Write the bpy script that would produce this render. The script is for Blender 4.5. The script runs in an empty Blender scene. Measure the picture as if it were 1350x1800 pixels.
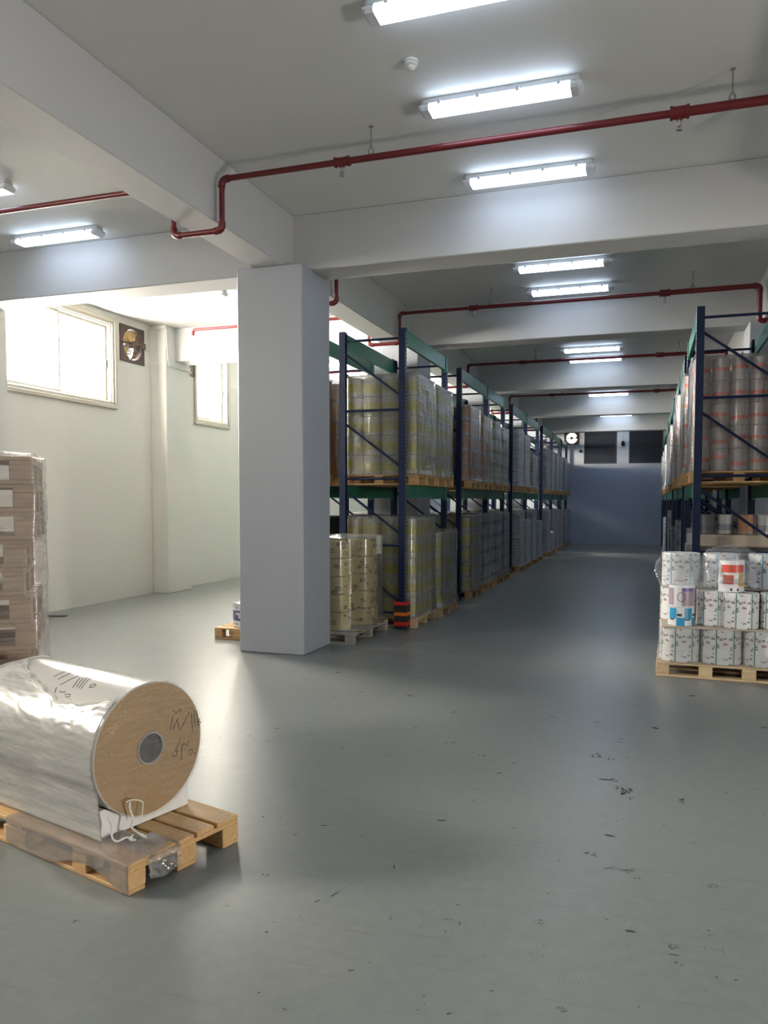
import bpy, bmesh, math, random
from mathutils import Vector, Matrix, noise

PI = math.pi
C = bpy.context.scene.collection
SC = bpy.context.scene

# ------------------------------------------------------------------ camera
YAW, PITCH, ROLL = math.radians(18.5209), math.radians(-2.96424), math.radians(0.05)
EYE = 1.75
def make_camera():
    fwd = Vector((-math.sin(YAW), math.cos(YAW), 0)); right = Vector((math.cos(YAW), math.sin(YAW), 0)); up = Vector((0, 0, 1))
    f2 = fwd*math.cos(PITCH) + up*math.sin(PITCH); u2 = up*math.cos(PITCH) - fwd*math.sin(PITCH)
    r3 = right*math.cos(ROLL) + u2*math.sin(ROLL); u3 = u2*math.cos(ROLL) - right*math.sin(ROLL)
    cd = bpy.data.cameras.new('camera')
    cd.sensor_fit = 'VERTICAL'; cd.sensor_height = 24.0; cd.lens = 1382.54/1800*24.0
    cd.shift_y = 51.59/1800; cd.clip_start = 0.05; cd.clip_end = 200
    co = bpy.data.objects.new('camera', cd); C.objects.link(co)
    m = Matrix((r3, u3, -f2)).transposed().to_4x4(); m.translation = (0, 0, EYE)
    co.matrix_world = m
    SC.camera = co
make_camera()

# ------------------------------------------------------------------ world, exposure
SKY_STRENGTH = 140.0
SKY_COLOR = (1.0, 0.93, 0.83)
LAMP_STRENGTH = 8.0
LAMP_COLOR = (0.66, 0.80, 1.0)
w = bpy.data.worlds.new('daylight'); SC.world = w; w.use_nodes = True
bg = w.node_tree.nodes['Background']; bg.inputs[0].default_value = (*SKY_COLOR, 1); bg.inputs[1].default_value = SKY_STRENGTH
SC.view_settings.view_transform = 'Standard'; SC.view_settings.look = 'None'
SC.view_settings.gamma = 1.0; SC.view_settings.use_curve_mapping = False
SC.view_settings.exposure = 0.32
SC.cycles.max_bounces = 10; SC.cycles.diffuse_bounces = 5; SC.cycles.glossy_bounces = 5
SC.cycles.transparent_max_bounces = 24; SC.cycles.transmission_bounces = 6
SC.cycles.sample_clamp_indirect = 6.0
SC.cycles.caustics_reflective = False; SC.cycles.caustics_refractive = False
try:
    SC.cycles.use_denoising = True
except Exception:
    pass

def portal(name, loc, sx, sy, rot):
    ld = bpy.data.lights.new(name, 'AREA'); ld.shape = 'RECTANGLE'; ld.size = sx; ld.size_y = sy; ld.energy = 1
    ld.cycles.is_portal = True
    o = bpy.data.objects.new(name, ld); o.location = loc; o.rotation_euler = rot; C.objects.link(o)
# window openings of the left wall: (y0, y1, z0, z1)
WIN = [(9.02, 11.63, 3.37, 4.86), (14.18, 15.54, 3.35, 4.86), (19.9, 22.5, 3.37, 4.86), (0.4, 2.0, 3.37, 4.86), (16.3, 18.5, 3.37, 4.86), (25.6, 28.2, 3.37, 4.86)]  # last three are unseen, added to let in more daylight
FANS = [(11.79, 12.45, 4.22, 4.86), (13.5, 14.13, 4.27, 4.90)]
XL = -8.85            # inner face of the window wall
FILL_OPENING = (1.9, 2.5, 0.0, 1.0)   # unseen opening added in the right wall to let in fill light
YF = -5.5
for (y0, y1, z0, z1) in WIN:
    portal('window_daylight', (XL-0.12, (y0+y1)/2, (z0+z1)/2), y1-y0, z1-z0, (0, -PI/2, 0))

portal('fill_daylight', (6.72, (FILL_OPENING[0]+FILL_OPENING[1])/2, FILL_OPENING[3]/2), FILL_OPENING[3], FILL_OPENING[1]-FILL_OPENING[0], (0, PI/2, 0))

# ------------------------------------------------------------------ material helpers
def newmat(name):
    m = bpy.data.materials.new(name); m.use_nodes = True
    nt = m.node_tree; b = nt.nodes['Principled BSDF']
    return m, nt, b
def N(nt, t, **k):
    n = nt.nodes.new(t)
    for a, v in k.items():
        if a.startswith('i_'):
            key = a[2:]; n.inputs[int(key) if key.isdigit() else key].default_value = v
        else: setattr(n, a, v)
    return n
def L(nt, a, b): nt.links.new(a, b)
def math_(nt, op, a, b=None, c=None):
    n = nt.nodes.new('ShaderNodeMath'); n.operation = op
    for i, v in enumerate((a, b, c)):
        if v is None: continue
        if isinstance(v, (int, float)): n.inputs[i].default_value = v
        else: nt.links.new(v, n.inputs[i])
    return n.outputs[0]
def mixc(nt, fac, a, b):
    n = nt.nodes.new('ShaderNodeMix'); n.data_type = 'RGBA'
    for s, v in ((0, fac), (6, a), (7, b)):
        if isinstance(v, (int, float)): n.inputs[s].default_value = v
        elif isinstance(v, tuple): n.inputs[s].default_value = (*v[:3], 1)
        else: nt.links.new(v, n.inputs[s])
    return n.outputs[2]
def step(nt, val, lo, hi):
    n = nt.nodes.new('ShaderNodeMapRange'); n.clamp = True
    n.inputs[1].default_value = lo; n.inputs[2].default_value = hi
    nt.links.new(val, n.inputs[0]); return n.outputs[0]
def coords(nt, kind='Object', scale=(1, 1, 1), rot=(0, 0, 0)):
    t = N(nt, 'ShaderNodeTexCoord'); mp = N(nt, 'ShaderNodeMapping')
    mp.inputs['Scale'].default_value = scale; mp.inputs['Rotation'].default_value = rot
    L(nt, t.outputs[kind], mp.inputs[0]); return mp.outputs[0]
def noise_(nt, vec, scale, detail=3, rough=0.55):
    n = N(nt, 'ShaderNodeTexNoise'); n.inputs['Scale'].default_value = scale
    n.inputs['Detail'].default_value = detail; n.inputs['Roughness'].default_value = rough
    L(nt, vec, n.inputs['Vector']); return n.outputs[0]
def bump(nt, b, h, strength, dist=0.01):
    n = N(nt, 'ShaderNodeBump'); n.inputs['Strength'].default_value = strength; n.inputs['Distance'].default_value = dist
    L(nt, h, n.inputs['Height']); L(nt, n.outputs[0], b.inputs['Normal']); return n.outputs[0]

def plain(name, col, rough=0.5, metal=0.0, grain=0.06, gscale=30, bumpv=0.0, spec=0.5):
    m, nt, b = newmat(name)
    v = coords(nt); f = noise_(nt, v, gscale)
    lo = tuple(max(0, c*(1-grain)) for c in col); hi = tuple(min(1, c*(1+grain)) for c in col)
    L(nt, mixc(nt, f, lo, hi), b.inputs['Base Color'])
    b.inputs['Roughness'].default_value = rough; b.inputs['Metallic'].default_value = metal
    b.inputs['Specular IOR Level'].default_value = spec
    if bumpv: bump(nt, b, f, bumpv)
    return m

def paint_two(name, low, high, z, rough=0.5):
    """painted plaster: a grey dado below height z, white above"""
    m, nt, b = newmat(name)
    g = N(nt, 'ShaderNodeNewGeometry'); sx = N(nt, 'ShaderNodeSeparateXYZ'); L(nt, g.outputs['Position'], sx.inputs[0])
    v = coords(nt); f = noise_(nt, v, 1.3, 4); f2 = noise_(nt, v, 40, 2)
    lo = mixc(nt, f, tuple(c*0.96 for c in low), tuple(c*1.04 for c in low))
    hi = mixc(nt, f, tuple(c*0.97 for c in high), tuple(min(1, c*1.03) for c in high))
    L(nt, mixc(nt, step(nt, sx.outputs[2], z-0.002, z+0.002), lo, hi), b.inputs['Base Color'])
    b.inputs['Roughness'].default_value = rough
    bump(nt, b, f2, 0.05, 0.004)
    return m

def floor_mat():
    m, nt, b = newmat('epoxy_floor')
    v = coords(nt)
    big = noise_(nt, v, 0.35, 5, 0.6); mid = noise_(nt, v, 2.2, 6, 0.65); fine = noise_(nt, v, 14, 4, 0.6)
    c = mixc(nt, step(nt, big, 0.15, 0.85), (0.170, 0.184, 0.182), (0.205, 0.217, 0.212))
    c = mixc(nt, math_(nt, 'MULTIPLY', step(nt, mid, 0.40, 0.80), 0.30), c, (0.20, 0.215, 0.20))
    c = mixc(nt, math_(nt, 'MULTIPLY', step(nt, fine, 0.35, 0.85), 0.16), c, (0.36, 0.38, 0.365))
    # small dark specks
    vo = N(nt, 'ShaderNodeTexVoronoi'); vo.inputs['Scale'].default_value = 5.5
    warp = N(nt, 'ShaderNodeVectorMath', operation='ADD'); L(nt, v, warp.inputs[0])
    nv = N(nt, 'ShaderNodeTexNoise'); nv.inputs['Scale'].default_value = 9; L(nt, v, nv.inputs['Vector'])
    sc = N(nt, 'ShaderNodeVectorMath', operation='SCALE'); sc.inputs['Scale'].default_value = 0.09; L(nt, nv.outputs['Color'], sc.inputs[0])
    L(nt, sc.outputs[0], warp.inputs[1]); L(nt, warp.outputs[0], vo.inputs['Vector'])
    rnd = N(nt, 'ShaderNodeSeparateColor'); L(nt, vo.outputs['Color'], rnd.inputs[0])
    rad = math_(nt, 'MULTIPLY', math_(nt, 'POWER', rnd.outputs[0], 2.5), 0.14)
    spot = math_(nt, 'MULTIPLY', math_(nt, 'LESS_THAN', vo.outputs['Distance'], rad), step(nt, noise_(nt, v, 75, 3, 0.6), 0.46, 0.56))
    c = mixc(nt, math_(nt, 'MULTIPLY', spot, 0.8), c, (0.04, 0.042, 0.04))
    v3 = N(nt, 'ShaderNodeTexVoronoi'); v3.inputs['Scale'].default_value = 1.7; L(nt, warp.outputs[0], v3.inputs['Vector'])
    r3 = N(nt, 'ShaderNodeSeparateColor'); L(nt, v3.outputs['Color'], r3.inputs[0])
    smear = math_(nt, 'MULTIPLY', math_(nt, 'SUBTRACT', 1.0, step(nt, v3.outputs['Distance'], 0.02, 0.16)), math_(nt, 'MULTIPLY', math_(nt, 'GREATER_THAN', r3.outputs[1], 0.45), step(nt, fine, 0.40, 0.62)))
    c = mixc(nt, math_(nt, 'MULTIPLY', smear, 0.42), c, (0.075, 0.08, 0.075))
    # faint long scratches
    for rot, s in ((0.5, 1.0), (-0.9, 1.6), (1.9, 1.3)):
        vv = coords(nt, scale=(0.5*s, 16*s, 1), rot=(0, 0, rot)); nn = noise_(nt, vv, 1.6, 3, 0.6)
        line = math_(nt, 'MULTIPLY', step(nt, nn, 0.63, 0.72), 0.34)
        c = mixc(nt, line, c, (0.13, 0.135, 0.125))
    L(nt, c, b.inputs['Base Color'])
    r = N(nt, 'ShaderNodeMapRange'); r.inputs[1].default_value = 0.3; r.inputs[2].default_value = 0.7
    r.inputs[3].default_value = 0.32; r.inputs[4].default_value = 0.36; L(nt, mid, r.inputs[0]); L(nt, r.outputs[0], b.inputs['Roughness'])
    b.inputs['Specular IOR Level'].default_value = 0.32
    bump(nt, b, noise_(nt, v, 6, 4), 0.03, 0.01)
    return m

def wood_mat(name, a, b_, rough=0.65):
    m, nt, b = newmat(name)
    v = coords(nt, scale=(1.2, 14, 14)); f = noise_(nt, v, 3, 5, 0.6)
    v2 = coords(nt); k = noise_(nt, v2, 5, 2)
    oi = N(nt, 'ShaderNodeObjectInfo')
    c = mixc(nt, step(nt, f, 0.3, 0.72), a, b_)
    c = mixc(nt, math_(nt, 'MULTIPLY', step(nt, k, 0.5, 0.8), 0.45), c, tuple(x*0.55 for x in a))
    c = mixc(nt, math_(nt, 'MULTIPLY', oi.outputs['Random'], 0.35), c, tuple(min(1, x*1.25) for x in b_))
    L(nt, c, b.inputs['Base Color']); b.inputs['Roughness'].default_value = rough
    bump(nt, b, f, 0.25, 0.003)
    return m

def film_mat(name, haze=0.12, tint=(0.9, 0.92, 0.95), rough=0.12, stretch=(3, 3, 60), wr=0.5, wd=0.006, gl=0.75, base=0.06, scale=1.0, fz=2.2):
    """clear stretch film: mostly transparent, glossy creases, a little milky haze"""
    m, nt, b = newmat(name); nt.nodes.remove(b)
    out = nt.nodes['Material Output']
    v = coords(nt, scale=stretch); h1 = noise_(nt, v, scale, 4, 0.6)
    v2 = coords(nt); h2 = noise_(nt, v2, 7*scale, 3, 0.6)
    h = math_(nt, 'ADD', h1, math_(nt, 'MULTIPLY', h2, 1.2))
    bp = N(nt, 'ShaderNodeBump'); bp.inputs['Strength'].default_value = wr; bp.inputs['Distance'].default_value = wd; L(nt, h, bp.inputs['Height'])
    tr = N(nt, 'ShaderNodeBsdfTransparent'); tr.inputs[0].default_value = (*[0.9+0.1*x for x in tint], 1)
    go = N(nt, 'ShaderNodeBsdfGlossy'); go.inputs['Roughness'].default_value = rough; L(nt, bp.outputs[0], go.inputs['Normal'])
    di = N(nt, 'ShaderNodeBsdfDiffuse'); di.inputs[0].default_value = (*tint, 1); L(nt, bp.outputs[0], di.inputs['Normal'])
    tl = N(nt, 'ShaderNodeBsdfTranslucent'); tl.inputs[0].default_value = (*tint, 1)
    dm = N(nt, 'ShaderNodeMixShader'); dm.inputs[0].default_value = 0.4; L(nt, di.outputs[0], dm.inputs[1]); L(nt, tl.outputs[0], dm.inputs[2])
    lw = N(nt, 'ShaderNodeLayerWeight'); lw.inputs[0].default_value = 0.35; L(nt, bp.outputs[0], lw.inputs['Normal'])
    a = N(nt, 'ShaderNodeMixShader'); L(nt, tr.outputs[0], a.inputs[1]); L(nt, dm.outputs[0], a.inputs[2])
    hz = math_(nt, 'MULTIPLY', math_(nt, 'ADD', step(nt, h1, 0.35, 0.75), math_(nt, 'MULTIPLY_ADD', math_(nt, 'POWER', lw.outputs['Facing'], 3.0), fz, 0.35)), haze); hz = math_(nt, 'MINIMUM', hz, 0.92); L(nt, hz, a.inputs[0])
    g = N(nt, 'ShaderNodeMixShader'); L(nt, math_(nt, 'MULTIPLY_ADD', lw.outputs['Fresnel'], gl, base), g.inputs[0])
    L(nt, a.outputs[0], g.inputs[1]); L(nt, go.outputs[0], g.inputs[2]); L(nt, g.outputs[0], out.inputs[0])
    return m

def roll_mat(name, base, band, bands, specks=0.0, speck_col=(0.03, 0.03, 0.03), rough=0.3, sz=26, jit=0.03, refl_streak=0.22, patchy=0.0, metal=0.0):
    """printed web on a roll: coloured bands round it (z as a share of the height in metres), dark print marks"""
    m, nt, b = newmat(name)
    t = N(nt, 'ShaderNodeTexCoord'); sx = N(nt, 'ShaderNodeSeparateXYZ'); L(nt, t.outputs['Object'], sx.inputs[0])
    z = sx.outputs[2]; ang = math_(nt, 'ARCTAN2', sx.outputs[1], sx.outputs[0])
    oi = N(nt, 'ShaderNodeObjectInfo')
    zz = math_(nt, 'ADD', math_(nt, 'MODULO', z, 0.27), math_(nt, 'MULTIPLY_ADD', oi.outputs['Random'], jit, -0.5*jit))
    cv = N(nt, 'ShaderNodeCombineXYZ'); L(nt, math_(nt, 'MULTIPLY', ang, 0.13), cv.inputs[0]); L(nt, z, cv.inputs[1]); L(nt, oi.outputs['Random'], cv.inputs[2])
    f = noise_(nt, cv.outputs[0], 18, 3)
    c = mixc(nt, f, tuple(x*0.85 for x in base), tuple(min(1, x*1.1) for x in base))
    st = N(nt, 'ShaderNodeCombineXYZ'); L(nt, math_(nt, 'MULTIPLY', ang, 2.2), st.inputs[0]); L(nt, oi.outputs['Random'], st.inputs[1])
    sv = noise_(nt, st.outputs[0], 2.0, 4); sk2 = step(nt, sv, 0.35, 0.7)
    c = mixc(nt, math_(nt, 'MULTIPLY', sk2, refl_streak*2), c, tuple(x*0.45 for x in base))  # dark streaks round the roll imitate its reflections in the base colour
    c = mixc(nt, math_(nt, 'MULTIPLY', oi.outputs['Random'], 0.3), c, tuple(x*0.6 for x in base))
    for (lo, hi) in bands:
        a = math_(nt, 'MULTIPLY', step(nt, zz, lo, lo+0.004), math_(nt, 'SUBTRACT', 1.0, step(nt, zz, hi, hi+0.004)))
        a = math_(nt, 'MULTIPLY', a, 0.9)
        if patchy: a = math_(nt, 'MULTIPLY', a, math_(nt, 'MULTIPLY_ADD', step(nt, noise_(nt, st.outputs[0], 1.1, 2), 0.42, 0.52), patchy, 1-patchy))
        c = mixc(nt, a, c, band)
    if specks:
        vo = N(nt, 'ShaderNodeTexVoronoi'); vo.inputs['Scale'].default_value = sz; L(nt, cv.outputs[0], vo.inputs['Vector'])
        k = math_(nt, 'LESS_THAN', vo.outputs['Distance'], specks)
        k = math_(nt, 'MULTIPLY', k, step(nt, noise_(nt, cv.outputs[0], 60, 2), 0.42, 0.5))
        c = mixc(nt, math_(nt, 'MULTIPLY', k, 0.85), c, speck_col)
    L(nt, c, b.inputs['Base Color']); b.inputs['Roughness'].default_value = rough; b.inputs['Metallic'].default_value = metal
    b.inputs['Coat Weight'].default_value = 0.9; b.inputs['Coat Roughness'].default_value = 0.10
    return m

def label_roll_mat(name, stripe, offset=0.0, n=7, edge=(0.55, 0.66, 0.64)):
    """white printed rolls: narrow coloured registration stripes running down the roll and scattered dark and red print"""
    m, nt, b = newmat(name)
    t = N(nt, 'ShaderNodeTexCoord'); sx = N(nt, 'ShaderNodeSeparateXYZ'); L(nt, t.outputs['Object'], sx.inputs[0])
    ang = math_(nt, 'ADD', math_(nt, 'ARCTAN2', sx.outputs[1], sx.outputs[0]), 10*PI+offset)
    per = 2*PI/n; fr = math_(nt, 'DIVIDE', math_(nt, 'MODULO', ang, per), per)
    cv = N(nt, 'ShaderNodeCombineXYZ'); L(nt, math_(nt, 'MULTIPLY', fr, 0.17), cv.inputs[0]); L(nt, sx.outputs[2], cv.inputs[1])
    sk = N(nt, 'ShaderNodeMapping'); sk.inputs['Rotation'].default_value = (0, 0, 0.5); sk.inputs['Scale'].default_value = (1, 1.9, 1); L(nt, cv.outputs[0], sk.inputs[0])
    vo = N(nt, 'ShaderNodeTexVoronoi'); vo.inputs['Scale'].default_value = 17; L(nt, sk.outputs[0], vo.inputs['Vector'])
    r = N(nt, 'ShaderNodeSeparateColor'); L(nt, vo.outputs['Color'], r.inputs[0])
    k = math_(nt, 'LESS_THAN', vo.outputs['Distance'], math_(nt, 'MULTIPLY_ADD', r.outputs[0], 0.28, 0.24))
    k = math_(nt, 'MULTIPLY', k, step(nt, noise_(nt, sk.outputs[0], 60, 2), 0.40, 0.47))
    ink = mixc(nt, math_(nt, 'GREATER_THAN', r.outputs[1], 0.62), (0.06, 0.055, 0.06), (0.28, 0.07, 0.06))
    c = mixc(nt, noise_(nt, cv.outputs[0], 9, 2), (0.66, 0.66, 0.67), (0.80, 0.80, 0.80))
    c = mixc(nt, math_(nt, 'MULTIPLY', k, 0.85), c, ink)
    soft = math_(nt, 'MULTIPLY', math_(nt, 'GREATER_THAN', fr, 0.86), 0.7)
    c = mixc(nt, soft, c, edge)
    c = mixc(nt, math_(nt, 'GREATER_THAN', fr, 0.94), c, stripe)
    L(nt, c, b.inputs['Base Color']); b.inputs['Roughness'].default_value = 0.35
    return m

M = {}
M['floor'] = floor_mat()
M['ceiling'] = plain('ceiling_paint', (0.71, 0.71, 0.70), 0.7, grain=0.03, gscale=2)
M['beam'] = plain('beam_paint', (0.56, 0.56, 0.565), 0.6, grain=0.02, gscale=2)
M['wall'] = paint_two('wall_paint', (0.80, 0.785, 0.74), (0.87, 0.86, 0.82), 4.27)
M['back_wall'] = paint_two('back_wall_paint', (0.50, 0.57, 0.76), (0.66, 0.69, 0.76), 3.06)
M['column'] = plain('column_paint', (0.36, 0.385, 0.43), 0.45, grain=0.03, gscale=3)
M['pipe'] = plain('red_pipe_paint', (0.125, 0.010, 0.013), 0.35, grain=0.15)
M['steel'] = plain('zinc_steel', (0.45, 0.45, 0.45), 0.4, 0.8)
M['rod'] = plain('hanger_steel', (0.30, 0.29, 0.27), 0.5, 0.5)
M['blue'] = plain('navy_powder_coat', (0.007, 0.015, 0.052), 0.42, grain=0.1, spec=0.3)
M['green'] = plain('green_powder_coat', (0.018, 0.165, 0.105), 0.38, grain=0.1)
M['slot'] = plain('slot_edge_steel', (0.42, 0.44, 0.48), 0.35, 0.6)
M['black'] = plain('black_plastic', (0.015, 0.015, 0.016), 0.55)
M['red'] = plain('signal_red', (0.55, 0.02, 0.015), 0.5)
M['orange'] = plain('signal_orange', (0.72, 0.16, 0.01), 0.5)
M['wood'] = wood_mat('pallet_pine', (0.42, 0.235, 0.10), (0.62, 0.40, 0.19))
M['wood_grey'] = wood_mat('grey_pallet_wood', (0.26, 0.235, 0.20), (0.40, 0.37, 0.32))
M['wood_pale'] = wood_mat('pale_pallet_wood', (0.48, 0.34, 0.20), (0.66, 0.50, 0.31))
M['wood_dull'] = wood_mat('dull_pallet_wood', (0.40, 0.29, 0.21), (0.54, 0.42, 0.32))
M['alu'] = plain('beige_aluminium', (0.50, 0.47, 0.41), 0.45, 0.2)
M['white_plastic'] = plain('white_plastic', (0.78, 0.78, 0.76), 0.4)
M['housing'] = plain('grey_lamp_housing', (0.55, 0.56, 0.57), 0.5)
M['brown'] = plain('brown_fan_paint', (0.045, 0.026, 0.020), 0.5)
M['brass'] = plain('fan_blade_metal', (0.35, 0.24, 0.11), 0.35, 0.6)
M['shutter'] = plain('dark_shutter', (0.075, 0.080, 0.105), 0.6)
M['ink'] = plain('marker_ink', (0.012, 0.012, 0.015), 0.6)
M['card'] = plain('brown_card', (0.50, 0.42, 0.34), 0.75, bumpv=0.1)
M['foam'] = plain('white_foam', (0.80, 0.81, 0.82), 0.6, bumpv=0.1)
M['core'] = plain('core_tube', (0.36, 0.33, 0.31), 0.6)
M['core_dark'] = plain('core_hollow', (0.075, 0.07, 0.072), 0.6)
M['roll_end'] = None
M['string'] = plain('white_film_string', (0.85, 0.84, 0.80), 0.4)
M['scuff'] = plain('black_rubber_scuff', (0.03, 0.032, 0.03), 0.7)

def end_mat():
    m, nt, b = newmat('roll_edge_rings')
    t = N(nt, 'ShaderNodeTexCoord'); sx = N(nt, 'ShaderNodeSeparateXYZ'); L(nt, t.outputs['Object'], sx.inputs[0])
    r = math_(nt, 'SQRT', math_(nt, 'ADD', math_(nt, 'POWER', sx.outputs[1], 2.0), math_(nt, 'POWER', sx.outputs[2], 2.0)))
    cv = N(nt, 'ShaderNodeCombineXYZ'); L(nt, r, cv.inputs[0])
    f = noise_(nt, cv.outputs[0], 90, 3)
    c = mixc(nt, f, (0.36, 0.225, 0.10), (0.40, 0.255, 0.12))
    c = mixc(nt, step(nt, r, 0.322, 0.327), c, (0.75, 0.70, 0.60))
    L(nt, c, b.inputs['Base Color']); b.inputs['Roughness'].default_value = 0.5
    return m
M['roll_end'] = end_mat()
def silver_roll():
    m, nt, b = newmat('clear_film_web')
    v = coords(nt, scale=(2, 1, 1)); f = noise_(nt, v, 4, 3)
    L(nt, mixc(nt, f, (0.60, 0.585, 0.565), (0.66, 0.645, 0.625)), b.inputs['Base Color'])
    b.inputs['Metallic'].default_value = 0.10; b.inputs['Roughness'].default_value = 0.2
    b.inputs['Coat Weight'].default_value = 0.7; b.inputs['Coat Roughness'].default_value = 0.06
    return m
M['web'] = silver_roll()
def lamp_mat():
    m, nt, b = newmat('lit_diffuser')
    b.inputs['Base Color'].default_value = (0.9, 0.9, 0.9, 1)
    b.inputs['Emission Color'].default_value = (*LAMP_COLOR, 1); b.inputs['Emission Strength'].default_value = LAMP_STRENGTH
    return m
M['lit'] = lamp_mat()
def clear_mat(name, tint, mixv):
    m, nt, b = newmat(name); nt.nodes.remove(b)
    out = nt.nodes['Material Output']
    tr = N(nt, 'ShaderNodeBsdfTransparent'); tr.inputs[0].default_value = (*tint, 1)
    go = N(nt, 'ShaderNodeBsdfGlossy'); go.inputs['Roughness'].default_value = 0.08
    lw = N(nt, 'ShaderNodeLayerWeight'); lw.inputs[0].default_value = 0.3
    mx = N(nt, 'ShaderNodeMixShader'); L(nt, math_(nt, 'MULTIPLY_ADD', lw.outputs['Fresnel'], 0.5, mixv), mx.inputs[0])
    L(nt, tr.outputs[0], mx.inputs[1]); L(nt, go.outputs[0], mx.inputs[2]); L(nt, mx.outputs[0], out.inputs[0])
    return m
M['glass'] = clear_mat('window_glass', (0.97, 0.97, 0.95), 0.02)
M['dimmer'] = clear_mat('dimmer_sheet', (0.15, 0.152, 0.158), 0.02)  # dark tint that cuts the daylight coming through the fans
M['cap'] = plain('translucent_end_cap', (0.72, 0.76, 0.82), 0.25)
M['film'] = film_mat('stretch_film', haze=0.13, stretch=(2.5, 2.5, 26), wr=0.8, wd=0.012, rough=0.16)
M['film_thick'] = film_mat('layered_stretch_film', haze=0.34, stretch=(2.0, 2.0, 13), wr=0.5, wd=0.012, rough=0.2, tint=(0.78, 0.71, 0.68), gl=0.22, base=0.04, fz=0.4)
M['film_jumbo'] = film_mat('draped_stretch_film', haze=0.66, stretch=(2.0, 26, 26), wr=0.22, wd=0.008, rough=0.24, tint=(0.80, 0.80, 0.79), base=0.06, gl=0.35)
M['film_loose'] = film_mat('loose_film', haze=0.14, stretch=(9, 9, 9), wr=0.7, wd=0.012, rough=0.12, gl=0.35, base=0.03)
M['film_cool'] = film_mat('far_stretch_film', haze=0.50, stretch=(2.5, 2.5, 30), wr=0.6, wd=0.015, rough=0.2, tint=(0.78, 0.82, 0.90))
M['yellow_roll'] = roll_mat('yellow_banded_web', (0.54, 0.51, 0.34), (0.46, 0.41, 0.03), [(0.055, 0.175)], specks=0.18, jit=0.04, patchy=0.35)
M['orange_roll'] = roll_mat('orange_banded_web', (0.62, 0.52, 0.48), (0.75, 0.08, 0.02), [(0.10, 0.145)], specks=0.2, speck_col=(0.22, 0.14, 0.12), jit=0.09, refl_streak=0.32, patchy=0.6, metal=0.35)
M['brown_roll'] = roll_mat('brown_web', (0.48, 0.36, 0.30), (0.50, 0.20, 0.08), [(0.03, 0.23)], specks=0.1)
M['grey_roll'] = roll_mat('grey_web', (0.50, 0.51, 0.52), (0.17, 0.19, 0.24), [(0.05, 0.13)], specks=0.12)
M['green_roll'] = roll_mat('green_banded_web', (0.55, 0.58, 0.55), (0.20, 0.28, 0.12), [(0.06, 0.15)], specks=0.12)
M['dark_roll'] = roll_mat('dark_web', (0.13, 0.12, 0.14), (0.06, 0.06, 0.08), [(0.05, 0.10)], specks=0.1)
M['red_roll'] = roll_mat('plum_web', (0.46, 0.36, 0.37), (0.35, 0.10, 0.10), [(0.08, 0.14)], specks=0.15)
M['print_roll'] = roll_mat('yellow_printed_web', (0.68, 0.56, 0.22), (0.35, 0.27, 0.10), [(0.0, 0.006)], specks=0.36, refl_streak=0.1, jit=0.0, speck_col=(0.07, 0.045, 0.02), sz=11)
M['crate'] = plain('dark_green_crate', (0.035, 0.05, 0.035), 0.6)
M['label_green'] = label_roll_mat('white_web_green_stripe', (0.02, 0.16, 0.09))
M['label_green2'] = label_roll_mat('white_web_green_stripe_turned', (0.02, 0.16, 0.09), 0.35)
M['label_blue'] = label_roll_mat('white_web_blue_stripe', (0.10, 0.33, 0.60), 0.2, 6)
M['label_blue2'] = label_roll_mat('white_web_blue_stripe_turned', (0.10, 0.33, 0.60), 0.6, 6)

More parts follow.
